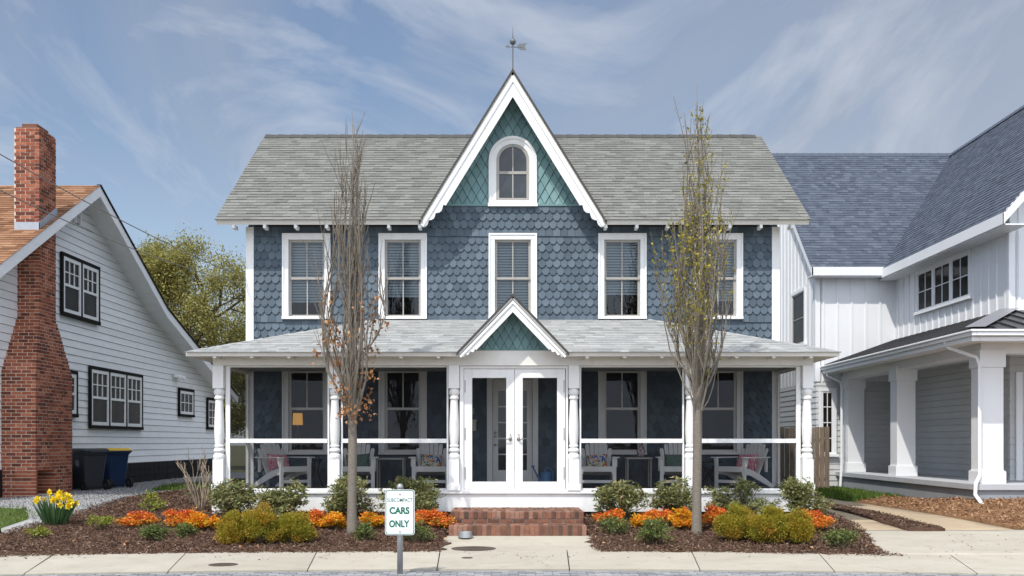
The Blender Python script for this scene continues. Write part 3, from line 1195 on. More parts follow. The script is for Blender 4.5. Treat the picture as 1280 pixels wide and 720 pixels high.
# double screen doors
DC = .03
mb = MB()
mb.fbox(FP, PX[2] + .10, DC - .905, FL + .004, 2.964, -.05, .05)
mb.fbox(FP, DC + .915, PX[3] - .10, FL + .004, 2.964, -.05, .05)
mb.fbox(FP, DC - .905, DC + .915, 2.915, 2.964, -.05, .05)
mb.fbox(FP, DC - .905, DC + .915, FL + .001, FL + .02, -.06, .12)
mb.build('door_frame', M['white'], house, bevel=.004)
for s in (-1, 1):
    x0, x1 = (DC - .90, DC - .003) if s < 0 else (DC + .003, DC + .905)
    o0, o1 = (.145, .145)
    m_ = MB()
    z0, z1 = FL + .025, 2.91
    m_.fbox(FP, x0, x0 + o0, z0, z1, -.02, .025)
    m_.fbox(FP, x1 - o1, x1, z0, z1, -.02, .025)
    m_.fbox(FP, x0 + o0, x1 - o1, z1 - .16, z1, -.02, .025)
    m_.fbox(FP, x0 + o0, x1 - o1, z0, z0 + .13, -.02, .025)
    d = m_.build('screen_door', M['white'], house, bevel=.005)
    m_ = MB()
    m_.add([FP.p(x0 + o0 - .003, z0 + .127, 0), FP.p(x1 - o1 + .003, z0 + .127, 0), FP.p(x1 - o1 + .003, z1 - .157, 0),
            FP.p(x0 + o0 - .003, z1 - .157, 0)], [(0, 1, 2, 3)])
    m_.build('screen', M['doorscreen'], d)
    hx = (x1 - .07) if s < 0 else (x0 + .07)
    m_ = MB()
    m_.lathe([(.034, 0), (.034, .012), (.014, .02), (.014, .05)], (0, 0, 0), 14)
    m_.v = [(hx + x, PY - .025 - z, 1.66 + y) for x, y, z in m_.v]
    m_.tube([(hx, PY - .07, 1.66), (hx - s * -.05, PY - .075, 1.665), (hx + s * .10, PY - .07, 1.655)], [.012, .012, .008], 8)
    m_.tube([(hx, PY - .05, 1.72), (hx + s * -.05 * 0, PY - .05, 1.76)], [.006, .012], 6)
    m_.build('handle', M['brass'], d, smooth=True)
    for hz in (1.05, 1.75, 2.6):
        m_ = MB()
        ex = x0 if s < 0 else x1
        m_.fbox(FP, ex + (.012 if s < 0 else -.03), ex + (.03 if s < 0 else -.012), hz - .11, hz + .11, .026, .033)
        m_.build('hinge', M['steel'], d)

# entrance door in the house wall
mb = MB()
mb.fbox(FW, -.51, -.40, FL + .005, 2.95, 0, .05)
mb.fbox(FW, .39, .50, FL + .005, 2.95, 0, .05)
mb.fbox(FW, -.40, .39, 2.84, 2.95, 0, .05)
ed = mb.build('entrance_door', M['white'], house, bevel=.004)
mb = MB()
mb.fbox(FW, -.395, -.29, FL + .03, 2.835, -.06, -.02)
mb.fbox(FW, .28, .385, FL + .03, 2.835, -.06, -.02)
mb.fbox(FW, -.29, .28, 2.62, 2.835, -.06, -.02)
mb.fbox(FW, -.29, .28, FL + .03, 1.05, -.06, -.02)
for k in range(1, 5):
    z = 1.05 + 1.57 * k / 5
    mb.fbox(FW, -.29, .28, z - .012, z + .012, -.055, -.025)
mb.build('door_leaf', M['white'], ed)
mb = MB()
mb.add([FW.p(-.295, 1.045, -.045), FW.p(.285, 1.045, -.045), FW.p(.285, 2.625, -.045), FW.p(-.295, 2.625, -.045)], [(0, 1, 2, 3)])
mb.build('pane', M['dglass'], ed)
mb = MB()
for z in (1.55, 1.72, 1.79):
    mb.lathe([(.028, 0), (.028, .02), (.012, .03), (.012, .045)], (0, 0, 0), 10)
    mb.v[-40:] = [(-.345 + x, WY + .02 - zz, z + y) for x, y, zz in mb.v[-40:]]
mb.build('handle', M['brass'], ed)
mb = MB()
mb.fbox(FW, -.83, -.72, 1.83, 2.02, .03, .13)
mb.fbox(FW, -.845, -.705, 2.02, 2.045, .03, .15)
mb.build('mailbox', M['tabletan'], house)


def text_mesh(body, width, height, F, ca, cb, c, mat, par, bold=.012, name='lettering', depth=.002):
    cu = bpy.data.curves.new('lettering_curve', 'FONT')
    cu.body = body
    cu.size = 1
    cu.offset = bold
    cu.extrude = .01
    cu.align_x = 'LEFT'
    to = bpy.data.objects.new('lettering_tmp', cu)
    C.objects.link(to)
    bpy.context.view_layer.update()
    me = bpy.data.meshes.new_from_object(to.evaluated_get(bpy.context.evaluated_depsgraph_get()))
    bpy.data.objects.remove(to)
    co = np.array([v.co[:] for v in me.vertices])
    lo, hi = co.min(0), co.max(0)
    sx = width / (hi[0] - lo[0])
    sy = height / (hi[1] - lo[1])
    o0 = ORG[par.name]
    for v in me.vertices:
        a = ca + (v.co.x - (lo[0] + hi[0]) / 2) * sx
        b = cb + (v.co.y - (lo[1] + hi[1]) / 2) * sy
        v.co = F.p(a, b, c + (depth if v.co.z > 0 else 0)) - o0
    me.name = name
    me.materials.clear()
    me.materials.append(mat)
    o = bpy.data.objects.new(name, me)
    C.objects.link(o)
    o.parent = par
    return o
text_mesh('3', .07, .13, FW, -.79, 2.22, .03, M['greyprint'], house, .02, 'house_number', .01)

# porch roof ---------------------------------------------------------
PE, PZ, PT = 18.4, 3.17, 4.02
sg = lambda z: max(0.0, (4.12 - z) / 1.043)
mb = MB()
for s in (-1, 1):
    p = [(s * 5.69, PE, PZ), (s * sg(PZ), PE, PZ), (s * sg(PT), WY, PT), (s * 2.68, WY, PT)]
    mb.slab(p if s < 0 else p[::-1], .075)
    p = [(s * 5.69, PE + .001, PZ), (s * 2.68, WY, PT), (s * 5.69, WY, PZ)]
    mb.slab(p if s < 0 else p[::-1], .075)
    yv2 = lambda z: PE + (z - PZ) / (PT - PZ) * (WY - PE)
    p = [(s * .94, 18.36, 4.14 - .94 * 1.043), (0, 18.36, 4.14), (0, WY - .03, 4.14), (s * .94, 18.6, 4.14 - .94 * 1.043)]
    mb.slab(p if s < 0 else p[::-1], .035)
proof = mb.build('porch_roof', M['trim'], house)
mb = MB()
FE = Frame((0, 18.335, 0), (1, 0, 0), (0, -1, 0))
for s in (-1, 1):
    q = [(s * .975, 4.18 - .975 * 1.043), (0, 4.18), (0, 4.13), (s * .975, 4.13 - .975 * 1.043)]
    mb.fprism(FE, q if s < 0 else q[::-1], -.25, .0)
mb.build('drip_edge', M['edge'], proof)
mb = MB()
Lp = math.hypot(WY - PE, PT - PZ)
zp = lambda v: PZ + (PT - PZ) * v / Lp
hip = lambda v: 5.70 - 3.01 * v / Lp
shingles(mb, (0, PE - .03, PZ - .005), (1, 0, 0), (0, WY - PE, PT - PZ), (0, -(PT - PZ), WY - PE), Lp, 19,
         lambda v: [(-hip(v), -sg(zp(v))), (sg(zp(v)), hip(v))], tab=(.12, .30), thick=.012)
for s in (-1, 1):
    Ls = math.hypot(3.01, PT - PZ)
    shingles(mb, (s * 5.71, PE - .02, PZ - .005), (0, 1, 0), (-s * 3.01, 0, PT - PZ), (s * (PT - PZ), 0, 3.01), Ls, 22,
             lambda v: [(2.5 * v / Ls, 2.5)], tab=(.13, .36), thick=.011)
    hv = .96 * math.hypot(1, 1.043)
    bz = 4.15 - .96 * 1.043
    shingles(mb, (s * .96, 18.34, bz), (0, 1, 0), (-s, 0, 1.043), (s * 1.043, 0, 1), hv, 9,
             lambda v: [(0, max(.25, (bz + 1.0 * v / hv - PZ) / (PT - PZ) * 2.5 + .06))], thick=.010)
    for k in range(14):             # hip caps
        t0, t1 = k / 14, (k + 1.12) / 14
        A = Vector((s * (5.69 - 3.01 * t0), PE + 2.5 * t0, PZ + .85 * t0 + .012))
        B = Vector((s * (5.69 - 3.01 * t1), PE + 2.5 * t1, PZ + .85 * t1 + .022))
        for w_ in (Vector((-s * .10, -.0, -.008)), Vector((0, .10, -.004))):
            mb.add([A, B, B + w_, A + w_], [(0, 1, 2, 3)], random.random())
mb.build('roof_shingles', M['proof'], proof)
for i in range(17):
    x = -5.2 + i * .65
    if abs(x) < .95:
        continue
    m_ = MB()
    m_.box(x - .03, x + .03, PE + .04, 18.799, PZ - .10, PZ - .05)
    m_.build('rafter_tail', M['trim'], house)
# small porch gable
FQ = Frame((0, 18.82, 0), (1, 0, 0), (0, -1, 0))
mb = MB()
mb.fprism(FQ, [(-.9, 3.236), (.9, 3.236), (0, 4.07)], -.1, -.01)
pg = mb.build('porch_gable', M['tealdark'], house)
mb = MB()
diamonds(mb, FQ, 3.236, 4.05, lambda b: (4.06 - b) / 1.043, [], w=.15, h=.27)
mb.build('diamond_shingles', M['teal'], pg)
FQ2 = Frame((0, 18.40, 0), (1, 0, 0), (0, -1, 0))
for s in (-1, 1):
    bargeboard(FQ2, (0, 4.14 - .07), (s * .93, 4.07 - .93 * 1.043), s, .14, 'bargeboard', [(a - .04 if a < .9 else a - .02, b) for a, b in scal(.14)], -.03, .015, house)
# ================================================================== BRICK STEPS
steps = thing('brick_steps', (.07, 17.9, .09), 'two worn brick steps leading from the concrete walk up to the double screen doors', 'steps')
def brick_step(x0, x1, y0, y1, z0, z1, rows):
    m_ = MB()
    m_.box(x0 + .008, x1 - .008, y0 + .008, y1, z0 - .05, z1 - .006)
    core = m_.build('step', M['oldmortar'], steps)
    m_ = MB()
    n = int((x1 - x0) / .075)
    w = (x1 - x0) / n
    zt = z1 - (.115 if rows > 1 else (z1 - z0) - .005)
    for k in range(n):               # rowlock: tops run back, ends show on the front
        t = random.random()
        j = random.uniform(-.003, .003)
        m_.box(x0 + k * w + .004, x0 + (k + 1) * w - .004, y0 + j, min(y0 + .2, y1), zt, z1 + j, t)
        yy = y0 + .208
        while yy < y1 - .02:
            m_.box(x0 + k * w + .004, x0 + (k + 1) * w - .004, yy, min(yy + .2, y1 - .001), z1 - .05, z1 + random.uniform(-.003, .002), random.random())
            yy += .208
    if rows > 1:
        z = zt - .008
        r = 0
        while z - z0 > .02:
            zz = max(z - .062, z0)
            x = x0 - (.1 if r % 2 else 0)
            while x < x1:
                a, b = max(x, x0), min(x + .2, x1)
                if b - a > .02:
                    m_.box(a, b - .008, y0 + .004, y0 + .1, zz, z, random.random() * .7)
                x += .208
            z = zz - .009
            r += 1
    m_.build('bricks', M['stepbrick'], core, bevel=.006)
brick_step(-1.034, 1.19, 17.0, 18.3, .09, .26, 1)
brick_step(-1.036, 1.177, 17.5, 18.77, .26, .45, 2)

# dog bowl
bowl = thing('pet_bowl', (-.755, 16.85, .09), 'small metal pet bowl with a dark paw mark in front of the brick steps', 'bowl')
mb = MB()
mb.lathe([(.118, 0), (.105, .085), (.10, .09), (.095, .085), (.09, .03), (.01, .025)], (-.755, 16.85, .088), 24)
mb.build('bowl', M['steel'], bowl, smooth=False)
mb = MB()
for (a, b, r) in ((0, 0, .017), (-.024, .018, .008), (-.009, .027, .008), (.010, .027, .008), (.025, .018, .008)):
    ang = lambda q: -math.pi / 2 + q / .112
    cc = []
    for k in range(10):
        qa, qb = a + r * math.cos(k * .628), b + r * math.sin(k * .628)
        rad = .114 - (qb + .04) * .13
        cc.append((-.755 + rad * math.cos(ang(qa)), 16.85 + rad * math.sin(ang(qa)), .088 + .042 + qb))
    mb.add(cc, [tuple(range(10))])
mb.build('paw_mark', M['dark'], bowl)

# ================================================================== SIGN
sgn = thing('parking_sign', (-1.385, 13.0, 0), 'small white sign with green border and lettering on a round steel post at the kerb', 'sign')
mb = MB()
mb.tube([(-1.385, 13.0, -.05), (-1.385, 13.0, 1.03)], .036, 18)
pole = mb.build('pole', M['steel'], sgn, smooth=True)
mb = MB()
mb.lathe([(.036, 1.03), (.041, 1.032), (.041, 1.055), (.035, 1.075), (.02, 1.09), (.004, 1.094)], (-1.385, 13.0, 0), 18)
mb.build('pole_cap', M['steel'], pole, smooth=True)
FS = Frame((-1.383, 12.955, .744), (1, 0, 0), (0, -1, 0))
def rrect(w, h, r, n=6):
    p = []
    for cx, cy, a0 in ((w - r, h - r, 0), (-w + r, h - r, 90), (-w + r, -h + r, 180), (w - r, -h + r, 270)):
        for k in range(n + 1):
            a = R(a0 + 90 * k / n)
            p.append((cx + r * math.cos(a), cy + r * math.sin(a)))
    return p
mb = MB()
mb.fprism(FS, rrect(.181, .278, .035), -.003, 0)
panel = mb.build('sign_panel', M['signwhite'], sgn)
mb = MB()
mb.fring(FS, rrect(.174, .271, .030), rrect(.165, .262, .024), .0, .0015)
mb.build('border', M['signgreen'], panel)
text_mesh('SUBCOMPACT', .31, .046, FS, 0, .150, .0, M['signgreen'], panel, .006, 'lettering', .0015)
text_mesh('CARS', .245, .088, FS, -.004, .022, .0, M['signgreen'], panel, .042, 'lettering', .0015)
text_mesh('ONLY', .250, .088, FS, -.006, -.140, .0, M['signgreen'], panel, .042, 'lettering', .0015)
for z in (.225, -.235):
    mb = MB()
    mb.lathe([(.011, 0), (.011, .006), (.004, .010)], (0, 0, 0), 8)
    mb.v = [FS.p(x, z + y, zz) for x, y, zz in mb.v]
    mb.build('bolt', M['steel'], sgn)
mb = MB()
mb.box(-1.40, -1.37, 12.958, 12.968, .5, .99)
mb.build('bracket', M['steel'], sgn)

# ================================================================== PORCH FURNITURE
def adirondack(label):
    r = thing('adirondack_chair', (0, 0, 0), label, 'chair', 'white adirondack chairs on the porch')
    m_ = MB()
    for k in range(6):
        t = k / 5
        y0 = -.42 + t * .50
        z0 = .40 - t * .13
        m_.hexa([(-.26, y0, z0 - .02), (.26, y0, z0 - .02), (.26, y0 + .085, z0 - .042), (-.26, y0 + .085, z0 - .042),
                 (-.26, y0, z0), (.26, y0, z0), (.26, y0 + .085, z0 - .022), (-.26, y0 + .085, z0 - .022)])
    m_.build('seat', M['chair'], r, bevel=.004)
    m_ = MB()
    Fb = Frame((0, .13, .25), (1, 0, 0), (0, -1, 0))
    for k in range(7):
        q = (k - 3)
        top = .70 - .018 * q * q
        x0, x1 = q * .068, q * .088
        pts = []
        for (b, xc, hw) in ((0, x0, .031), (top - .03, x1, .040), (top, x1, .022)):
            y = .13 + b * .40
            z = .25 + b * .92
            pts += [(xc - hw, y, z), (xc + hw, y, z), (xc + hw, y + .02, z - .008), (xc - hw, y + .02, z - .008)]
        m_.add(pts, [(0, 3, 2, 1), (0, 1, 5, 4), (1, 2, 6, 5), (2, 3, 7, 6), (3, 0, 4, 7), (4, 5, 9, 8), (5, 6, 10, 9), (6, 7, 11, 10), (7, 4, 8, 11), (8, 9, 10, 11)])
    m_.box(-.29, .29, .265, .29, .50, .57)
    m_.build('backrest', M['chair'], r, bevel=.004)
    for s in (-1, 1):
        m_ = MB()
        m_.box(s * .315 - .035, s * .315 + .035, -.45, -.415, 0, .565)
        m_.build('leg', M['chair'], r, bevel=.004)
        m_ = MB()
        x = s * .275
        p = [(-.44, .27), (-.44, .41), (-.10, .33), (.30, .17), (.58, .02), (.56, 0), (.46, 0), (.1, .13), (-.2, .24)]
        m_.fprism(Frame((x, 0, 0), (0, 1, 0), (1, 0, 0)), p, -.012, .012)
        m_.build('leg', M['chair'], r, bevel=.003)
        m_ = MB()
        x = s * .345
        pl = [(x - .065, -.49), (x + .065, -.49), (x + .075, -.40), (x + .06, .1), (x + .02, .33), (x - .04, .33), (x - .05, .1)]
        n = len(pl)
        m_.add([(a, b, .585) for a, b in pl] + [(a, b, .565) for a, b in pl],
               [tuple(range(n)), tuple(range(2 * n - 1, n - 1, -1))] + [(i, i + n, (i + 1) % n + n, (i + 1) % n) for i in range(n)])
        m_.build('armrest', M['chair'], r, bevel=.004)
        m_ = MB()
        m_.fprism(Frame((s * .358, 0, 0), (0, 1, 0), (1, 0, 0)), [(-.445, .565), (-.42, .40), (-.36, .565)], -.01, .01)
        m_.box(s * .315 - .02, s * .315 + .02, .24, .28, .30, .565)
        m_.build('arm_brace', M['chair'], r)
    m_ = MB()
    m_.box(-.28, .28, -.452, -.43, .31, .41)
    m_.box(-.28, .28, -.44, -.42, .10, .155)
    m_.build('stretcher', M['chair'], r, bevel=.003)
    return r

CHAIRS = [
    (352, 20.0, 48, 'pink', 'white adirondack chair turned sideways with a pink pillow at the left porch end'),
    (447, 20.15, 4, 'fern', 'white adirondack chair half hidden behind the trunk of the tree with copper leaves'),
    (539, 20.15, 3, 'floral', 'white adirondack chair with a floral pillow just left of the double screen doors'),
    (746, 20.15, -3, 'floral', 'white adirondack chair with a floral pillow just right of the double screen doors'),
    (846, 20.15, -4, 'fern', 'white adirondack chair half hidden behind the trunk of the tree with yellow green buds'),
    (930, 20.0, -48, 'pink', 'white adirondack chair turned sideways with a pink pillow at the right porch end'),
]
proto = None
PLAB = {'pink': 'pink and white patterned pillow on the sideways chair at the %s end of the porch',
        'fern': 'dark green leaf patterned pillow on the chair behind the tree %s',
        'floral': 'bright floral pillow on the chair just %s of the double doors'}
PSIDE = [('left', ), ('with copper leaves', ), ('left', ), ('right', ), ('with yellow green buds', ), ('right', )]

def pillow_mesh(w, h, t):
    n = 12
    pts, fs = [], []
    for side in (1, -1):
        for i in range(n + 1):
            for j in range(n + 1):
                u, v = 2 * i / n - 1, 2 * j / n - 1
                bul = ((1 - u ** 4) * (1 - v ** 4)) ** .6
                pin = 1 - .10 * (u * u * v * v < .0) - .07 * (1 - abs(abs(u) - abs(v))) * 0
                e = 1 - .08 * (1 - u * u) * (abs(v) > .99) - .08 * (1 - v * v) * (abs(u) > .99)
                pts.append((u * w / 2 * e, side * bul * t / 2, v * h / 2 * e))
    N = (n + 1) ** 2
    for sd in range(2):
        for i in range(n):
            for j in range(n):
                a = sd * N + i * (n + 1) + j
                fs.append((a, a + 1, a + n + 2, a + n + 1))
    return pts, fs

for i, (px, Y, ang, pil, lab) in enumerate(CHAIRS):
    X = (px - CX) * Y / F_PX
    if proto is None:
        proto = adirondack(lab)
        ch = proto
    else:
        ch = dup(proto)
    ch['label'] = lab
    ch.location = (X, Y, FL)
    ch.rotation_euler = (0, 0, R(ang))
    m_ = MB()
    w, h = (.46, .34) if pil != 'floral' else (.42, .32)
    pts, fs = pillow_mesh(w, h, .15)
    m_.add(pts, fs)
    po = m_.build('throw_pillow', M[pil], None, smooth=True)
    off = Matrix.Rotation(R(ang), 3, 'Z') @ Vector((0, .09, .475))
    po.location = Vector((X, Y, FL)) + off
    po.rotation_euler = (R(-22), R(random.uniform(-5, 5)), R(ang))
    tag(po, PLAB[pil] % PSIDE[i], 'pillow', 'pillows on the porch chairs')

def porch_table(px, Y, w, h, lab, mat, xleg=False):
    X = (px - CX) * Y / F_PX
    r = thing('side_table', (X, Y, FL), lab, 'table')
    m_ = MB()
    m_.box(X - w / 2, X + w / 2, Y - .2, Y + .2, FL + h - .03, FL + h)
    m_.build('table_top', M[mat], r, bevel=.003)
    for sx in (-1, 1):
        for sy in (-1, 1):
            m_ = MB()
            x0, x1 = X + sx * (w / 2 - .03), (X - sx * (w / 2 - .05) if xleg else X + sx * (w / 2 - .03))
            y = Y + sy * (.17 if not xleg else .14 + .02 * sx)
            m_.tube([(x0, y, FL), (x1, y, FL + h - .03)], .015, 6)
            m_.build('leg', M[mat], r)
    return r
porch_table(489, 20.3, .55, .56, 'pale metal framed side table behind the sign left of the doors', 'tabletan')
porch_table(798, 20.3, .50, .57, 'pale metal framed side table carrying a patterned vase right of the doors', 'tabletan')
porch_table(887, 20.35, .40, .50, 'dark folding table with crossed legs beside the far right porch chair', 'dark', True)
X = (394 - CX) * 20.4 / F_PX
st = thing('stool', (X, 20.4, FL), 'small dark stool between the far left porch chair and its neighbour', 'stool')
mb = MB()
mb.lathe([(.14, .50), (.15, .52), (.14, .54)], (X, 20.4, FL), 18)
mb.build('seat', M['dark'], st)
for k in range(3):
    a = k * 2.094 + .5
    mb = MB()
    mb.tube([(X + .15 * math.cos(a), 20.4 + .15 * math.sin(a), FL), (X + .05 * math.cos(a), 20.4 + .05 * math.sin(a), FL + .3),
             (X + .10 * math.cos(a), 20.4 + .10 * math.sin(a), FL + .5)], .014, 6)
    mb.build('leg', M['dark'], st)
X = (801 - CX) * 20.3 / F_PX
mb = MB()
mb.lathe([(.05, 0), (.075, .05), (.085, .13), (.06, .20), (.045, .24), (.06, .28)], (0, 0, 0), 20)
v_ = mb.build('vase', M['vasepat'], None, smooth=True)
v_.location = (X, 20.3, FL + .57)
tag(v_, 'small dark patterned vase standing on the side table right of the doors', 'vase')
# watering can
X = (683 - CX) * 20.5 / F_PX
can = thing('watering_can', (X, 20.5, FL), 'blue watering can standing on the porch floor behind the right screen door', 'watering can')
mb = MB()
mb.lathe([(.12, 0), (.115, .02), (.10, .26), (.09, .28)], (X, 20.5, FL), 20)
mb.build('can_body', M['watercan'], can, smooth=False)
mb = MB()
mb.tube([(X - .10, 20.5, FL + .08), (X - .19, 20.5, FL + .24), (X - .25, 20.5, FL + .36)], [.025, .018, .016], 8)
mb.lathe([(.016, 0), (.04, .05)], (X - .26, 20.5, FL + .36), 10)
mb.build('spout', M['watercan'], can)
mb = MB()
mb.tube([(X - .05, 20.5, FL + .28), (X, 20.5, FL + .38), (X + .10, 20.5, FL + .33), (X + .13, 20.5, FL + .18), (X + .10, 20.5, FL + .08)], .012, 6)
mb.build('handle', M['watercan'], can)

# ================================================================== STREET TREES
def street_tree(px, Y, prof, ztop, label, leafkind, seed):
    random.seed(seed)
    X = (px - CX) * Y / F_PX
    zb = bedz(X, Y)
    root = thing('columnar_tree', (X, Y, zb), label, 'tree', 'slim upright street trees in front of the porch')
    def Rr(z):
        for (z0, r0), (z1, r1) in zip(prof[:-1], prof[1:]):
            if z0 <= z <= z1:
                return r0 + (r1 - r0) * (z - z0) / (z1 - z0)
        return prof[-1][1]
    tr = MB()
    path = [(X, Y, zb - .1), (X, Y, zb + .05), (X, Y, zb + .5), (X + .01, Y, 1.6), (X + .0, Y, 2.3), (X + .02, Y, 3.4), (X + .0, Y, 4.8), (X + .03, Y, 6.0), (X, Y, ztop)]
    tr.tube(path, [.115, .085, .074, .072, .062, .036, .022, .011, .004], 12)
    tr.build('trunk', M['barkgrey'], root, smooth=True)
    lb, tw = MB(), MB()
    ends = []
    def limb(start, ang, f, z1, r0, target, n=13, r1=.004):
        pts, rs = [], []
        ph = random.uniform(0, 6)
        for k in range(n + 1):
            t = k / n
            z = start[2] + (z1 - start[2]) * t
            rr = f * Rr(z) * min(1, (max(z - start[2], 0) / 1.05) ** .8)
            a = ang + .25 * math.sin(ph + 4 * t)
            w = .025 * math.sin(ph + 9 * t)
            q = 1 - min(1, max(z - start[2], 0) / .5)
            pts.append((start[0] * q + (X + rr * math.cos(a) + w) * (1 - q), start[1] * q + (Y + rr * math.sin(a) + w) * (1 - q), z))
            rs.append(r0 * (1 - t) ** 1.1 + r1)
        target.tube(pts, rs, 5, random.random(), cap=False)
        return pts
    NL = 30
    for i in range(NL):
        z0 = random.uniform(1.55, 2.6) if i < 24 else random.uniform(2.6, 4.2)
        f = random.uniform(.42, 1.0) if i % 4 else random.uniform(.1, .5)
        z1 = min(ztop - .25, random.uniform(5.8, ztop + .2) if i % 5 == 0 else (random.uniform(3.6, 6.3) if f < .75 else random.uniform(3.2, 5.6)))
        if i % 5 == 0:
            f *= .6
        z1 = max(z1, z0 + 1.0)
        ang = i * 2.4 + random.uniform(-.3, .3)
        pts = limb((X, Y, z0), ang, f, z1, random.uniform(.012, .024), lb)
        for k in range(random.randint(9, 14)):
            t = random.uniform(.12, .98) * (len(pts) - 1)
            j = int(t)
            p = Vector(pts[j]).lerp(Vector(pts[min(j + 1, len(pts) - 1)]), t - j)
            Lg = random.uniform(.3, 1.05)
            a2 = random.uniform(0, 6.28)
            spread = random.uniform(.08, .42)
            d = Vector((math.cos(a2) * spread, math.sin(a2) * spread, 1)).normalized()
            q = [p]
            for s in range(4):
                q.append(q[-1] + d * Lg / 4)
                d = (d + Vector((random.uniform(-.12, .12), random.uniform(-.12, .12), .10))).normalized()
            if q[-1].z > ztop:
                continue
            tw.tube(q, [.0072, .0062, .0052, .004, .003], 4, random.random(), cap=False)
            ends.append(q)
            if random.random() < .6:
                b0 = q[2]
                d = Vector((random.uniform(-.5, .5), random.uniform(-.5, .5), 1)).normalized()
                q2 = [b0, b0 + d * .15, b0 + d * .32 + Vector((0, 0, .03))]
                tw.tube(q2, [.006, .0045, .003], 4, random.random(), cap=False)
                ends.append(q2)
    lb.build('branches', M['barkgrey'], root, smooth=True)
    tw.build('twigs', M['twig'], root)
    P_, D_, S_ = [], [], []
    if leafkind == 'dead':
        cl = []
        while len(cl) < 58:
            z = random.uniform(2.0, 3.75) if random.random() < .9 else random.uniform(3.75, 4.3)
            a = random.uniform(0, 6.28)
            r = Rr(z) * random.uniform(.3, 1.0)
            cl.append((X + r * math.cos(a), Y + r * math.sin(a), z))
        for c in cl:
            for k in range(random.randint(6, 12)):
                P_.append([c[0] + random.gauss(0, .045), c[1] + random.gauss(0, .045), c[2] + random.gauss(0, .065)])
                D_.append([random.gauss(0, .6), random.gauss(0, .6), -.7 + random.gauss(0, .5)])
                S_.append(random.uniform(.045, .085))
        lq = leaf_quads(np.array(P_), np.array(D_), np.array(S_), .75, .22)
        fast_quads('dry_leaves', lq, rng.random(len(lq)), M['lf_dead'], root)
    else:
        for q in ends:
            z = q[1].z
            w = 1.0 if 3.4 < z < 5.3 else (.7 if z > 5.3 else .35)
            if z > 3.4 and q[1].x > X + .2:
                w *= .7
            if random.random() > w:
                continue
            for k in range(random.randint(3, 9)):
                t = random.uniform(.2, 1) * (len(q) - 1)
                j = int(t)
                p = Vector(q[j]).lerp(Vector(q[min(j + 1, len(q) - 1)]), t - j)
                P_.append([p.x + random.gauss(0, .015), p.y + random.gauss(0, .015), p.z])
                D_.append([random.gauss(0, .7), random.gauss(0, .7), .5 + random.gauss(0, .5)])
                S_.append(random.uniform(.035, .075))
        lq = leaf_quads(np.array(P_), np.array(D_), np.array(S_), .6, .2)
        fast_quads('leaves', lq, rng.random(len(lq)), M['lf_bud'], root)
    return root
street_tree(440, 17.0, [(0, .1), (1.5, .1), (2.2, .34), (2.9, .56), (3.6, .60), (4.6, .44), (5.6, .34), (6.4, .22), (7.0, .10)], 6.95,
            'slim bare upright tree with clusters of copper brown dead leaves left of the walk', 'dead', 5)
street_tree(871, 17.0, [(0, .1), (1.5, .1), (2.2, .40), (2.9, .58), (3.6, .66), (4.6, .60), (5.3, .42), (6.2, .28), (6.8, .22), (7.4, .12)], 7.36,
            'slim upright tree with yellow green spring buds right of the walk', 'bud', 9)
random.seed(21)

# ================================================================== SHRUBS
def lumps_cloud(n, w, h, c, nl, r):
    """points near the surface of a lumpy mound"""
    cen = []
    for k in range(nl):
        a = random.uniform(0, 6.28)
        e = math.acos(random.uniform(0, 1))
        rr = random.uniform(.45, .8)
        cen.append((math.sin(e) * math.cos(a) * w * .5 * rr, math.sin(e) * math.sin(a) * w * .45 * rr, h * (.2 + .62 * math.cos(e) * rr / .7)))
    cen = np.array(cen)
    idx = rng.integers(0, nl, n)
    d = unit(rng.normal(size=(n, 3)))
    rad = r * (rng.random(n) ** .35) * (.75 + .5 * rng.random(nl))[idx] * (1 + .13 * rng.normal(size=n))
    P_ = cen[idx] + d * rad[:, None] * np.array([w * .5, w * .45, h * .5])
    P_[:, 2] = np.maximum(P_[:, 2], .01)
    return P_ + np.array(c), d, idx

def rosettes(tips, per, size, spread, up, ratio, fold=.15, dz=0.0):
    tips = np.array(tips)
    n = len(tips) * per
    P_ = np.repeat(tips, per, 0) + rng.normal(size=(n, 3)) * np.array([spread, spread, spread * .8])
    D_ = rng.normal(size=(n, 3))
    D_[:, 2] = D_[:, 2] * .5 + up
    return leaf_quads(P_, D_, rng.uniform(size * .7, size * 1.2, n), ratio, fold)

def stems_for(tips, base, mb, r=.006):
    for t in tips:
        b = Vector(base) + Vector((random.gauss(0, .03), random.gauss(0, .03), -.03))
        t = Vector(t)
        mid = b.lerp(t, .5) + Vector((random.gauss(0, .02), random.gauss(0, .02), .04))
        mb.tube([b, mid, t], [r * 1.5, r, r * .6], 4, random.random(), cap=False)

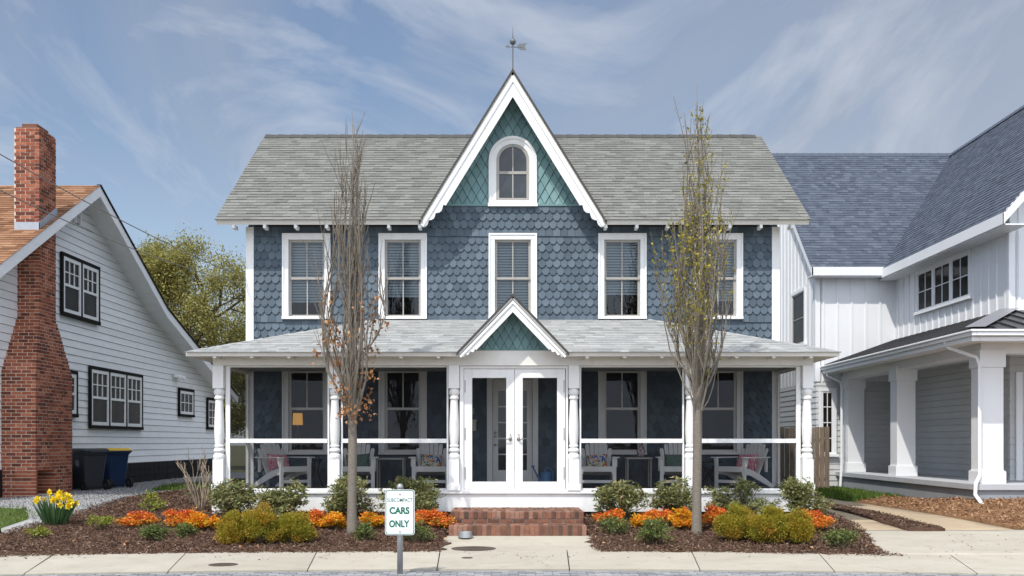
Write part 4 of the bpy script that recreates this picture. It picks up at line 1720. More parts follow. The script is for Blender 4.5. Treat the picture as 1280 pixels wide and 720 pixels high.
def plant(kind, px, ptop, pbase, wpx, label, Y=None, cat='shrub', group=None):
    y = Y or 17.0
    if Y is None:
        for _ in range(30):
            x = (px - CX) * y / F_PX
            z = bedz(x, y)
            y2 = (CAMZ - z) * F_PX / (pbase - HY)
            y = .5 * y + .5 * y2
    x = (px - CX) * y / F_PX
    z = bedz(x, y)
    h = (pbase - ptop) * y / F_PX
    if Y is not None:
        h = CAMZ + (HY - ptop) * y / F_PX - z
    w = wpx * y / F_PX * {'rhodo': 1.28, 'nandina': 1.3, 'amber': 1.3}.get(kind, 1.0)
    if kind == 'rhodo':
        h *= 1.08
    base = (x, y, z)
    nm = {'nandina': 'orange_shrub', 'amber': 'orange_shrub', 'gold': 'golden_shrub', 'rhodo': 'evergreen_shrub', 'low': 'low_shrub',
          'bright': 'budding_shrub', 'mauve': 'budding_shrub', 'bare': 'bare_shrub', 'daffodil': 'daffodil_clump'}[kind]
    root = thing(nm, base, label, cat, group)
    sb = MB()
    if kind in ('nandina', 'amber'):
        n = int(55 + 160 * w * h / .15)
        P_, d, idx = lumps_cloud(n, w, h, base, 9, .36)
        tips = P_
        V = rosettes(tips, 9, .055, .022, .35, .42)
        t = rng.random(len(V)) * .66 + .14 + .3 * (np.repeat(rng.random(n), 9) - .3)
        # tips of the plant are the reddest
        hh = (V[:, 2, 2] - z) / h
        t = t + (hh - .55) * (.35 if kind == 'nandina' else .12)
        fast_quads('foliage', V, t, M['lf_orange' if kind == 'nandina' else 'lf_yorange'], root)
        stems_for([tuple(q) for q in tips[:26]], base, sb, .004)
        sb.build('stems', M['stem'], root)
    elif kind == 'gold':
        n = int(26000 * (w * h) / .36)
        P_, d, idx = lumps_cloud(n, w * 1.02, h * 1.0, base, 44, .31)
        far = rng.random(n) < .05
        P_[far] += d[far] * (.03 + .05 * rng.random((far.sum(), 1)))
        P_[:, 2] = np.maximum(P_[:, 2], z + .01)
        D_ = d * .8 + rng.normal(size=d.shape) * .45
        D_[:, 2] += .35
        V = leaf_quads(P_, D_, rng.uniform(.02, .042, n), .32, .1)
        rel = np.linalg.norm((P_ - np.array([x, y, z + h * .35])) / np.array([w * .5, w * .45, h * .6]), axis=1)
        lump_t = rng.random(44)[idx]
        low = np.clip(.55 - (P_[:, 2] - z) / h, 0, 1)
        t = .12 + .38 * rng.random(n) + .34 * lump_t + .2 * (rel - .7) + .35 * low * lump_t
        fast_quads('foliage', V, t, M['lf_gold'], root)
        tips = [tuple(q) for q in P_[rng.integers(0, n, 40)]]
        stems_for(tips, base, sb, .005)
        sb.build('stems', M['stem'], root)
    elif kind in ('rhodo', 'low', 'bright', 'mauve'):
        dens = {'rhodo': 150, 'low': 170, 'bright': 70, 'mauve': 60}[kind]
        n = int(dens * max(.35, min(2.2, w * h / .35)))
        P_, d, idx = lumps_cloud(n, w, h, base, 12, .40)
        if kind == 'rhodo':
            V = rosettes(P_, 10, .078, .03, .25, .34, .1)
        elif kind == 'low':
            V = rosettes(P_, 12, .045, .035, .35, .45)
        else:
            V = rosettes(P_, 12, .05, .025, .6, .42)
        t = rng.random(len(V)) * .75 + .25 * np.repeat(rng.random(n), len(V) // n)
        fast_quads('foliage', V, t, M[{'rhodo': 'lf_rhodo', 'low': 'lf_low', 'bright': 'lf_bright', 'mauve': 'lf_mauve'}[kind]], root)
        stems_for([tuple(q) for q in P_[:70]], base, sb, .006 if kind == 'rhodo' else .0045)
        sb.build('stems', M['paletwig' if kind == 'mauve' else 'stem'], root)
    elif kind == 'bare':
        def br(p, d, L_, r, lev):
            q = [p]
            for s in range(4):
                q.append(q[-1] + d * L_ / 4)
                d = (d + Vector((random.gauss(0, .10), random.gauss(0, .10), .06))).normalized()
            sb.tube(q, [r, r * .9, r * .8, r * .7, r * .5], 5, random.random(), cap=True)
            if lev:
                for k in range(random.randint(2, 3)):
                    j = random.randint(2, 4)
                    a = random.uniform(0, 6.28)
                    br(q[j], (d + Vector((math.cos(a), math.sin(a), .3)) * .55).normalized(), L_ * random.uniform(.4, .65), r * .62, lev - 1)
        for k in range(9):
            a = k * .7 + random.uniform(0, .4)
            sp = random.uniform(.12, .5)
            br(Vector(base) + Vector((math.cos(a) * .05, math.sin(a) * .05, -.03)), Vector((math.cos(a) * sp, math.sin(a) * sp, 1)).normalized(),
               h * random.uniform(.5, .72), .013, 2)
        sb.build('stems', M['paletwig'], root)
    elif kind == 'daffodil':
        n = 130
        a = rng.random(n) * 6.28
        r = rng.random(n) ** .5 * w * .20
        P_ = np.column_stack([x + r * np.cos(a), y + r * np.sin(a), np.full(n, z - .02)])
        D_ = np.column_stack([np.cos(a) * r / w * 2.6, np.sin(a) * r / w * 2.6, np.ones(n)]) + rng.normal(size=(n, 3)) * .06
        V = leaf_quads(P_, D_, rng.uniform(.6, .92, n) * h, .075, .02, .35)
        fast_quads('blades', V, rng.random(n), M['lf_daff'], root)
        PP, DD, SS, TT = [], [], [], []
        for k in range(26):
            a_ = random.uniform(0, 6.28)
            rr = random.random() ** .5 * w * .46
            c = Vector((x + rr * math.cos(a_), y + rr * math.sin(a_) * .8, z + h * (.98 - .36 * (rr / w / .46) ** 2 - random.uniform(0, .12))))
            sb.tube([(x + rr * .3 * math.cos(a_), y + rr * .3 * math.sin(a_), z), c], .005, 4, cap=False)
            f = Vector((math.cos(a_) * .5 + random.gauss(0, .3), -.8 + math.sin(a_) * .3, random.uniform(-.1, .5))).normalized()
            e1 = f.orthogonal().normalized()
            e2 = f.cross(e1)
            for q in range(6):
                b_ = q * 1.047
                PP.append(list(c)); DD.append(list(e1 * math.cos(b_) + e2 * math.sin(b_) + f * .15)); SS.append(.072); TT.append(.8)
            for q in range(8):
                b_ = q * .785
                PP.append(list(c + (e1 * math.cos(b_) + e2 * math.sin(b_)) * .014)); DD.append(list(f + (e1 * math.cos(b_) + e2 * math.sin(b_)) * .25)); SS.append(.045); TT.append(.1)
        V = leaf_quads(np.array(PP), np.array(DD), np.array(SS), .75, .05)
        for k in range(26):
            fast_quads('flower', V[k * 14:k * 14 + 14], np.array(TT[k * 14:k * 14 + 14]) + rng.normal(size=14) * .1, M['petal'], root)
        sb.build('stems', M['lf_daff'], root)
    return root

PL = [
 ('daffodil', 70, 612, 656, 58, 'clump of yellow daffodils with long green blades at the left corner of the mulch bed', None, 'daffodils'),
 ('bare', 251, 567, 630, 52, 'leafless pale stemmed shrub beside the left porch corner', 19.4, 'shrub'),
 ('bright', 48, 655, 672, 34, 'low yellow green plant in the mulch in front of the daffodils', None, 'plant'),
 ('bright', 127, 641, 662, 38, 'small fresh green shrub standing alone between the daffodils and the red orange plants', None, 'shrub'),
 ('bright', 190, 616, 639, 40, 'budding green shrub at the back edge of the left mulch bed near the gravel drive', None, 'shrub'),
 ('mauve', 240, 602, 628, 34, 'mauve tinged shrub at the foot of the bare pale stems', None, 'shrub'),
 ('nandina', 172, 638, 657, 40, 'red orange shrub farthest left in the left bed', None, 'shrub'),
 ('nandina', 224, 635, 657, 36, 'red orange shrub second from the left end of the left bed', None, 'shrub'),
 ('amber', 257, 641, 661, 42, 'amber orange shrub just left of the three golden mounds in the left bed', None, 'shrub'),
 ('low', 192, 652, 674, 46, 'low grey green shrub in front of the leftmost red orange plants', None, 'shrub'),
 ('low', 231, 653, 670, 30, 'small dark green shrub between the amber plant and the kerb in the left bed', None, 'shrub'),
 ('gold', 291, 639, 680, 40, 'left mound of the three golden green clipped shrubs in the left bed', None, 'shrub'),
 ('gold', 325, 630, 680, 48, 'tallest middle mound of the three golden green shrubs in the left bed', None, 'shrub'),
 ('gold', 367, 635, 679, 52, 'right mound of the three golden green shrubs in the left bed', None, 'shrub'),
 ('rhodo', 286, 602, 640, 58, 'evergreen shrub in front of the left corner post of the porch', 18.2, 'shrub'),
 ('rhodo', 360, 606, 640, 66, 'evergreen shrub below the porch screen behind the left golden mounds', 18.2, 'shrub'),
 ('rhodo', 437, 597, 643, 60, 'evergreen shrub behind the trunk of the tree with copper leaves', 18.2, 'shrub'),
 ('rhodo', 517, 598, 648, 68, 'evergreen shrub behind the green lettered sign', 18.1, 'shrub'),
 ('nandina', 393, 638, 659, 26, 'small red orange shrub tucked behind the right golden mound of the left bed', None, 'shrub'),
 ('amber', 417, 641, 661, 38, 'amber orange shrub just left of the trunk of the copper leaved tree', None, 'shrub'),
 ('amber', 470, 640, 658, 34, 'amber orange shrub between the copper leaved tree and the sign', None, 'shrub'),
 ('nandina', 532, 638, 661, 56, 'wide red orange shrub between the sign and the brick steps', None, 'shrub'),
 ('low', 456, 655, 676, 34, 'low green shrub at the right foot of the copper leaved tree', None, 'shrub'),
 ('low', 520, 650, 677, 44, 'low green shrub directly right of the sign post', None, 'shrub'),
 ('rhodo', 779, 601, 645, 66, 'evergreen shrub nearest the brick steps in the right bed', 18.2, 'shrub'),
 ('rhodo', 838, 602, 642, 54, 'evergreen shrub just left of the trunk of the budding tree', 18.2, 'shrub'),
 ('rhodo', 922, 599, 640, 74, 'evergreen shrub behind the right golden mounds below the porch screen', 18.2, 'shrub'),
 ('rhodo', 997, 598, 640, 60, 'evergreen shrub in front of the right corner post of the porch', 18.1, 'shrub'),
 ('nandina', 762, 637, 658, 36, 'red orange shrub closest to the brick steps in the right bed', None, 'shrub'),
 ('amber', 803, 642, 659, 28, 'small amber shrub second from the steps in the right bed', None, 'shrub'),
 ('nandina', 825, 636, 656, 34, 'red orange shrub in the middle of the right bed left of the trunk', None, 'shrub'),
 ('amber', 855, 636, 661, 32, 'amber yellow shrub touching the left side of the budding tree trunk', None, 'shrub'),
 ('nandina', 890, 633, 661, 32, 'red orange shrub touching the right side of the budding tree trunk', None, 'shrub'),
 ('nandina', 1020, 638, 664, 44, 'red orange shrub at the far right end of the right bed', None, 'shrub'),
 ('gold', 918, 631, 676, 54, 'left mound of the three golden green shrubs in the right bed', None, 'shrub'),
 ('gold', 963, 632, 679, 56, 'middle mound of the three golden green shrubs in the right bed', None, 'shrub'),
 ('gold', 998, 638, 680, 40, 'right mound of the three golden green shrubs in the right bed', None, 'shrub'),
 ('low', 768, 648, 668, 48, 'low green shrub in front of the red orange plant beside the steps', None, 'shrub'),
 ('low', 818, 646, 680, 60, 'spreading low green shrub in front of the middle of the right bed', None, 'shrub'),
 ('low', 1053, 655, 685, 44, 'low dark green shrub at the pointed right tip of the bed', None, 'shrub'),
]
GRP = {'nandina': 'orange shrubs in the mulch beds', 'amber': 'orange shrubs in the mulch beds', 'gold': 'golden green mounds in the mulch beds',
       'rhodo': 'evergreen shrubs along the porch', 'low': 'low green shrubs in the mulch beds', 'bright': 'fresh green plants in the left bed'}
for k, px, pt, pb, wp, lab, Y, cat in PL:
    plant(k, px, pt, pb, wp, lab, Y, cat, GRP.get(k))
# ================================================================== WHITE COTTAGE (left)
LX = -10.6
cot = thing('white_cottage', (LX, 26, .4), 'white clapboard cottage with brown shingle roof, black window trim and tall brick chimney', 'house')
FLW = Frame((LX, 0, 0), (0, 1, 0), (1, 0, 0))
prof = [(20.3, 4.867), (25.7, 7.84), (30.7, 5.5), (33.7, 4.65), (38.6, 3.3)]
def rz(y):
    for (a, za), (b, zb_) in zip(prof[:-1], prof[1:]):
        if a <= y <= b:
            return za + (zb_ - za) * (y - a) / (b - a)
    return 0
def yfront(z):
    return 20.3 + (z - 4.867) * (25.7 - 20.3) / (7.84 - 4.867)
def yback(z):
    for (a, za), (b, zb_) in zip(prof[1:-1], prof[2:]):
        if zb_ <= z <= za:
            return a + (z - za) * (b - a) / (zb_ - za)
    return 38.6
W0, W1 = 20.8, 38.0
mb = MB()
poly = [(W0, .3), (W1, .3), (W1, rz(W1) - .12), (33.7, 4.53), (30.7, 5.38), (25.7, 7.7), (W0, rz(W0) - .14)]
mb.fprism(FLW, poly, -.2, -.002)
mb.box(-20, LX - .2, W0, W0 + .2, .3, 4.9)
mb.box(-20, LX - .2, W1 - .2, W1, .3, 3.2)
cw = mb.build('wall', M['clap'], cot)
mb = MB()
def sp(z):
    z2 = z + .14
    a = max(W0, yfront(z2)) if z2 > 4.867 else W0
    b = min(W1, yback(z2)) if z2 > 3.3 else W1
    return (a, b) if b > a else None
mb.fprism(FLW, [(W0, 1.03), (W1, 1.03), (W1, rz(W1) - .16), (33.7, 4.49), (30.7, 5.34), (25.7, 7.6), (W0, rz(W0) - .18)], -.001, .002)
mb.build('dark_gap_backing', M['black'], cw)  # black sheet behind the boards paints the shadow line under each lap
mb = MB()
clap_rows(mb, FLW, sp, 1.03, 7.55, .178, .022)
clap_rows(mb, Frame((0, W0, 0), (1, 0, 0), (0, -1, 0)), lambda z: (-20, LX - .01), 1.03, 4.85, .178, .022)
mb.build('clapboards', M['clap'], cw)
mb = MB()
z = .25
r = 0
while z < 1.0:
    y = W0 + (.2 if r % 2 else 0)
    while y < W1:
        mb.fbox(FLW, y + .006, min(y + .39, W1), z + .006, z + .19, .0, .03 + random.uniform(0, .012), random.random())
        y += .4
    z += .195
mb.fbox(FLW, W0, W1, .2, 1.02, -.005, .012)
mb.build('foundation', M['block'], cot, bevel=.012)
# roof
RX0, RX1 = -20.2, -10.02
mb = MB()
for (a, za), (b, zb_) in zip(prof[:-1], prof[1:]):
    mb.slab([(RX1, a, za), (RX1, b, zb_), (RX0, b, zb_), (RX0, a, za)], .13)
cr = mb.build('roof', M['clap'], cot)
mb = MB()
for i, ((a, za), (b, zb_)) in enumerate(zip(prof[:-1], prof[1:])):
    L_ = math.hypot(b - a, zb_ - za)
    if i == 0:
        shingles(mb, (RX0, a - .03, za - .01), (1, 0, 0), (0, b - a, zb_ - za), (0, -(zb_ - za), b - a), L_, int(L_ / .15), lambda v: [(0, RX1 - RX0 + .02)], thick=.016)
    else:
        shingles(mb, (RX0, b, zb_), (1, 0, 0), (0, a - b, za - zb_), (0, za - zb_, b - a), L_, int(L_ / .15), lambda v: [(0, RX1 - RX0 + .02)], thick=.016)
mb.build('roof_shingles', M['brownroof'], cr)
FRK = Frame((RX1, 0, 0), (0, 1, 0), (1, 0, 0))
mb = MB()
for (a, za), (b, zb_) in zip(prof[:-1], prof[1:]):
    mb.fprism(FRK, [(a, za - .03), (b, zb_ - .03), (b, zb_ - .27), (a, za - .27)], -.05, .004)
mb.build('bargeboard', M['clap'], cot)
mb = MB()
for (a, za), (b, zb_) in zip(prof[1:-1], prof[2:]):
    mb.fprism(FRK, [(a, za + .025), (b, zb_ + .025), (b, zb_ - .028), (a, za - .028)], -.08, .03)
mb.build('drip_edge', M['black'], cot)
# shed dormer on the front slope
DX = -12.6
mb = MB()
mb.slab([(DX, 21.2, 6.95), (DX, 25.6, 7.95), (-19, 25.6, 7.95), (-19, 21.2, 6.95)], .16)
dr = mb.build('dormer_roof', M['clap'], cot)
mb = MB()
shingles(mb, (-19, 21.17, 6.95), (1, 0, 0), (0, 4.4, 1.0), (0, -1.0, 4.4), 4.5, 28, lambda v: [(0, 6.42)], thick=.014)
mb.build('roof_shingles', M['brownroof'], dr)
mb = MB()
mb.box(-18.6, DX - .35, 21.6, 21.75, 5.3, 6.85)
mb.hexa([(DX - .45, 21.76, 5.4), (DX - .35, 21.76, 5.4), (DX - .35, 25.0, 7.3), (DX - .45, 25.0, 7.3),
         (DX - .45, 21.76, 6.9), (DX - .35, 21.76, 6.9), (DX - .35, 25.0, 7.68), (DX - .45, 25.0, 7.68)])
mb.build('dormer_wall', M['greyclap'], cot)
mb = MB()   # fascia
mb.box(-19, DX + .001, 21.12, 21.165, 6.74, 6.94)
mb.build('fascia', M['clap'], dr)

# windows on the gable wall
def cwin(a0, a1, b0, b1, n, up=(3, 2), lo=(1, 1), split=.5, lab=None):
    """black trim frame with n white double hung sashes"""
    m_ = MB()
    t = .085
    m_.fbox(FLW, a0, a1, b1 - t, b1, .0, .06)
    m_.fbox(FLW, a0, a1, b0, b0 + t, .0, .075)
    for k in range(n + 1):
        c = a0 + (a1 - a0 - t) * k / n
        m_.fbox(FLW, c, c + t, b0 + t, b1 - t, .0, .058)
    w = m_.build('window', M['black'], cot)
    pm = MB()
    for k in range(n):
        c0 = a0 + (a1 - a0 - t) * k / n + t
        c1 = a0 + (a1 - a0 - t) * (k + 1) / n
        m_ = MB()
        s = .085
        z0, z1 = b0 + t, b1 - t
        m_.fbox(FLW, c0, c0 + s, z0, z1, .015, .05)
        m_.fbox(FLW, c1 - s, c1, z0, z1, .015, .05)
        m_.fbox(FLW, c0 + s, c1 - s, z0, z0 + s, .015, .05)
        m_.fbox(FLW, c0 + s, c1 - s, z1 - s, z1, .015, .05)
        zm = z0 + (z1 - z0) * split
        if lo:
            m_.fbox(FLW, c0 + s, c1 - s, zm - .03, zm + .03, .015, .05)
        u0 = zm + .03 if lo else z0 + s
        for q in range(1, up[0]):
            x = c0 + s + (c1 - c0 - 2 * s) * q / up[0]
            m_.fbox(FLW, x - .013, x + .013, u0, z1 - s, .018, .045)
        for q in range(1, up[1]):
            zz = u0 + (z1 - s - u0) * q / up[1]
            m_.fbox(FLW, c0 + s, c1 - s, zz - .012, zz + .012, .019, .044)
        m_.build('sash', M['white'], w)
        pm.add([FLW.p(c0, z0, .022), FLW.p(c1, z0, .022), FLW.p(c1, z1, .022), FLW.p(c0, z1, .022)], [(0, 1, 2, 3)])
    pm.build('pane', M['dglass2'], w)
FLW0 = FLW
FLW = Frame((LX + .032, 0, 0), (0, 1, 0), (1, 0, 0))
cwin(24.7, 26.97, 4.58, 6.06, 2)
cwin(26.35, 30.1, 1.95, 3.52, 3)
cwin(24.75, 25.6, 2.2, 3.32, 1)
cwin(33.4, 34.95, 2.42, 3.33, 1, up=(3, 2), lo=None)
cwin(36.5, 37.75, 2.05, 3.15, 1, up=(2, 3), lo=None)
mb = MB()
for k in range(6):
    z = 6.92 + k * .042
    mb.hexa([FLW.p(25.5, z, .05), FLW.p(25.78, z, .05), FLW.p(25.78, z + .02, .02), FLW.p(25.5, z + .02, .02),
             FLW.p(25.5, z + .008, .05), FLW.p(25.78, z + .008, .05), FLW.p(25.78, z + .028, .02), FLW.p(25.5, z + .028, .02)])
mb.fbox(FLW, 25.46, 25.5, 6.88, 7.2, .01, .06)
mb.fbox(FLW, 25.78, 25.82, 6.88, 7.2, .01, .06)
mb.build('gable_vent', M['clap'], cot)
mb = MB()
mb.fbox(FLW, 32.9, 33.4, 3.62, 3.74, .02, .12)
mb.tube([FLW.p(33.05, 3.66, .1), FLW.p(33.0, 3.6, .26)], .06, 10)
mb.tube([FLW.p(33.25, 3.66, .1), FLW.p(33.3, 3.6, .26)], .06, 10)
mb.build('wall_light', M['clap'], cot)

FLW = FLW0
# chimney: tapered, laid brick by brick
def chim(z):
    if z < 3.1:
        return (-9.87, 21.9, 23.72)
    if z < 4.35:
        t = (z - 3.1) / 1.25
        return (-9.87 - .25 * t, 21.9 + .72 * t, 23.72 - .27 * t)
    return (-10.12, 22.62, 23.45)
CT = 8.32
hole = lambda z: .48 < z < .98
mb, bk = MB(), MB()
c_h = .0745
z = .2
r = 0
while z < CT:
    xr, y0, y1 = chim(z + c_h)
    xl = -10.66
    e = .008
    if hole(z):
        mb.box(xl, xr - .45, y0 + e, y1 - e, z, z + c_h)
        mb.box(xr - .45, xr - e, y0 + e, y0 + .07, z, z + c_h)
        mb.box(xr - .45, xr - e, y0 + .95, y1 - e, z, z + c_h)
    else:
        mb.box(xl, xr - e, y0 + e, y1 - e, z, z + c_h)
    z0, z1 = z + .007, z + c_h - .007
    # right face (runs along y)
    y = y0 - (.1 if r % 2 else 0)
    while y < y1:
        a, b = max(y, y0), min(y + .2, y1)
        if b - a > .03 and not (hole(z) and b > y0 + .08 and a < y0 + .95):
            j = random.uniform(-.004, .004)
            bk.box(xr - .09, xr + j, a + .001, b - .013, z0, z1, random.random())
        elif b - a > .03:
            bk.box(xr - .5, xr - .44, a, b - .009, z0, z1, random.random() * .35)
            if a <= y0 + .001:
                bk.box(xr - .44, xr + .002, a + .001, y0 + .08, z0, z1, random.random())
            if b > y0 + .87 and a < y0 + .95:
                bk.box(xr - .44, xr + .002, y0 + .94, max(b - .013, y0 + .96), z0, z1, random.random())
        y += .21
    # front and back faces (run along x)
    for yy, s in ((y0, -1), (y1, 1)):
        x = xr - (.1 if r % 2 == 0 else 0) - .001
        while x > xl:
            a, b = max(x - .2, xl), x
            j = random.uniform(-.003, .003)
            if b - a > .03:
                if s < 0:
                    bk.box(a + .009, b - .092 if x > xr - .01 and b - a > .15 else b, yy + j - .001, yy + .09, z0, z1, random.random())
                else:
                    bk.box(a + .009, b, yy - .09, yy + j, z0, z1, random.random())
            x -= .21
    z += c_h
    r += 1
ck = mb.build('chimney', M['mortar'], cot)
bk.build('bricks', M['brick'], ck)
mb = MB()
mb.box(-10.64, -10.14, 22.64, 23.43, CT, CT + .03)
mb.box(-10.55, -10.22, 22.74, 23.3, CT + .03, CT + .13)
mb.build('chimney_cap', M['stepbrick'], ck, bevel=.01)
mb = MB()
zf = rz(22.62)
mb.box(-10.64, -10.10, 22.59, 22.615, zf - .05, zf + .16)
mb.fprism(Frame((-10.12, 0, 0), (0, 1, 0), (1, 0, 0)), [(22.59, zf - .05), (23.47, rz(23.47) - .03), (23.47, rz(23.47) + .2), (22.59, zf + .16)], .004, .02)
mb.build('flashing', M['flash'], ck)

# wheeled bins
def bin_(loc, ang, mats, lab):
    r_ = thing('wheeled_bin', (0, 0, 0), lab, 'bin', 'wheeled bins beside the brick chimney')
    m_ = MB()
    w0, w1, d0, d1, h = .23, .30, .26, .36, .93
    # tapered body with flared rim
    rings = [(w0, d0, .06), (w0 + .015, d0 + .02, .30), (w1 - .01, d1 - .03, .84), (w1, d1 - .01, .86), (w1 + .02, d1 + .01, .93)]
    pts, fs = [], []
    for (w, d, z) in rings:
        c = .05
        pts += [(-w + c, -d, z), (w - c, -d, z), (w, -d + c, z), (w, d - c, z), (w - c, d, z), (-w + c, d, z), (-w, d - c, z), (-w, -d + c, z)]
    for i in range(len(rings) - 1):
        for k in range(8):
            fs.append((i * 8 + k, i * 8 + (k + 1) % 8, i * 8 + 8 + (k + 1) % 8, i * 8 + 8 + k))
    fs += [tuple(range(7, -1, -1)), tuple(range(32, 40))]
    m_.add(pts, fs)
    b_ = m_.build('body', M[mats[0]], r_, bevel=.01)
    m_ = MB()
    lid = [(-.33, -.40), (.33, -.40), (.33, .36), (-.33, .36)]
    m_.add([(a, b, .935) for a, b in lid] + [(a, b, .965) for a, b in lid] + [(a * .82, b * .85, 1.01) for a, b in lid],
           [(0, 3, 2, 1), (0, 1, 5, 4), (1, 2, 6, 5), (2, 3, 7, 6), (3, 0, 4, 7), (4, 5, 9, 8), (5, 6, 10, 9), (6, 7, 11, 10), (7, 4, 8, 11), (8, 9, 10, 11)])
    m_.build('lid', M[mats[1]], r_, bevel=.012)
    m_ = MB()
    m_.tube([(-.24, .38, .90), (-.24, .46, .93), (.24, .46, .93), (.24, .38, .90)], .018, 8)
    m_.build('handle', M[mats[0]], r_)
    for s in (-1, 1):
        m_ = MB()
        prof_ = [(.02, -.03), (.125, -.03), (.135, -.02), (.135, .02), (.125, .03), (.02, .03)]
        m_.lathe(prof_, (0, 0, 0), 20)
        m_.v = [(s * .285 + z, .31 + x, .135 + y) for x, y, z in m_.v]
        wh = m_.build('wheel', M['rubber'], r_)
        m_ = MB()
        m_.lathe([(.02, -.034), (.07, -.034), (.07, .034), (.02, .034)], (0, 0, 0), 6)
        m_.v = [(s * .285 + z, .31 + x, .135 + y) for x, y, z in m_.v]
        m_.build('hub', M['binblack'], wh)
    m_ = MB()
    m_.tube([(-.28, .31, .135), (.28, .31, .135)], .014, 8)
    m_.build('axle', M['dark'], r_)
    Fb = Frame((0, 0, 0), (1, 0, 0), (0, -1, 0))
    m_ = MB()
    n = 24
    fy = lambda z: -(.28 + (z - .30) / .54 * .05) - .004
    for ra, rb in ((.088, .074), (.055, .015)):
        k0 = len(m_.v)
        for rr in (ra, rb):
            for k in range(n):
                a = 6.283 * k / n
                z_ = .66 + rr * math.sin(a)
                q = rr * (1 if rb > .05 or k % 4 else .6)
                m_.v.append((q * math.cos(a), fy(z_), z_))
                m_.t.append(.5)
        for k in range(n):
            m_.f.append((k0 + k, k0 + (k + 1) % n, k0 + n + (k + 1) % n, k0 + n + k))
    m_.v = [(.0 - y + .0, x, z) for x, y, z in m_.v]
    m_.v = [(x - .034, y, z) for x, y, z in m_.v]
    m_.build('round_emblem', M['greyprint'], b_)
    r_.location = loc
    r_.rotation_euler = (0, 0, R(ang))
    return r_
bin_((-10.0, 24.95, zg(-9.98, 25.0)), -128, ('binblack', 'binblack'), 'black wheeled bin with a round grey emblem right beside the brick chimney')
bin_((-9.93, 26.2, zg(-9.9, 26.2)), -124, ('binblue', 'binyellow'), 'blue wheeled bin with a yellow lid behind the black bin')

# ================================================================== WHITE FARMHOUSE (right)
fh = thing('white_farmhouse', (11.3, 26, .2), 'new white board and batten house with blue grey shingle roof and deep columned porch', 'house')
WX0, WXI, WYF, WYI = 8.97, 11.3, 24.07, 31.3
# walls as frames
def batten_wall(F, a0, a1, b0, b1f, name='wall', spacing=.42, holes_=()):
    """vertical boards with battens; b1f(a) gives the top"""
    m_ = MB()
    n = max(1, int((a1 - a0) / .5))
    m_.fprism(F, [(a0, b0), (a1, b0)] + [(a1 + (a0 - a1) * k / n, b1f(a1 + (a0 - a1) * k / n)) for k in range(n + 1)], -.15, 0)
    a = a0 + spacing * .5
    while a < a1:
        segs = [(b0, b1f(a) - .02)]
        for (h0, h1, z0, z1) in holes_:
            if h0 - .03 < a < h1 + .03:
                segs = [(b0, z0), (z1, b1f(a) - .02)]
        for s0, s1 in segs:
            if s1 - s0 > .05:
                m_.fbox(F, a - .025, a + .025, s0, s1, .001, .028)
        a += spacing
    return m_.build(name, M['newwhite'], fh)
F_wing = Frame((0, WYI, 0), (1, 0, 0), (0, -1, 0))          # wing front
F_gab = Frame((WX0, 0, 0), (0, 1, 0), (-1, 0, 0))           # wing west gable
F_west = Frame((WXI, 0, 0), (0, 1, 0), (-1, 0, 0))          # main west wall
F_front = Frame((0, WYF, 0), (1, 0, 0), (0, -1, 0))         # main front
WE, WEZ, WR, WRZ = 30.9, 6.74, 36.2, 11.46
ws = (WRZ - WEZ) / (WR - WE)
batten_wall(F_wing, WX0, WXI, 3.4, lambda a: 6.75)
batten_wall(F_gab, WYI + .0, 41.2, 3.4, lambda a: WEZ + ws * (a - WE) - .15 if a < WR else WEZ + ws * (2 * WR - a - WE) - .15, holes_=[(32.3, 33.95, 4.55, 6.4)])
batten_wall(F_west, WYF, WYI - .0, 4.3, lambda a: 6.55, holes_=[(26.0, 29.6, 5.1, 6.45)])
ms = (11.45 - 6.67) / (15 - 10.8)
batten_wall(F_front, WXI, 19.2, 4.3, lambda a: 6.67 + ms * (a - 10.8) - .2 if a < 15 else 6.67 + ms * (19.2 - a) - .2)
mb = MB()
mb.box(WX0 + .15, 19.2, WYI + 9, WYI + 9.1, .1, 6.5)
mb.box(WX0 + .2, WX0 + .3, WYI + .2, 41, 3.4, 6.5)
mb.build('wall', M['newwhite'], fh)
for (x, y, z0, z1) in ((WX0, WYI, 3.4, 6.6), (WXI, WYF, 4.4, 6.5)):
    m_ = MB()
    m_.box(x - .035, x + .12, y - .035, y + .12, z0, z1)
    m_.build('corner_board', M['newwhite'], fh)
# lower walls: grey clapboard
mb = MB()
mb.box(WX0 + .0, WXI, WYI + .001, WYI + .2, .1, 3.5)
mb.box(WX0 + .001, WX0 + .2, WYI + .2, 41, .1, 3.5)
mb.box(WXI + .001, WXI + .2, WYF + .1, WYI, .1, 4.4)
mb.box(WXI, 19.2, WYF + .001, WYF + .2, .1, 4.4)
lw = mb.build('lower_wall', M['greyclap'], fh)
mb = MB()
clap_rows(mb, F_wing, lambda z: (WX0, WXI - .02), .3, 3.4, .165, .024, .010)
clap_rows(mb, F_gab, lambda z: (WYI, 41), .3, 3.4, .165, .024, .010)
clap_rows(mb, F_west, lambda z: (WYF, WYI - .02), .72, 4.2, .165, .024, .010)
clap_rows(mb, F_front, lambda z: (WXI, 19), .72, 4.2, .165, .024, .010)
mb.build('clapboards', M['greyclap'], lw)

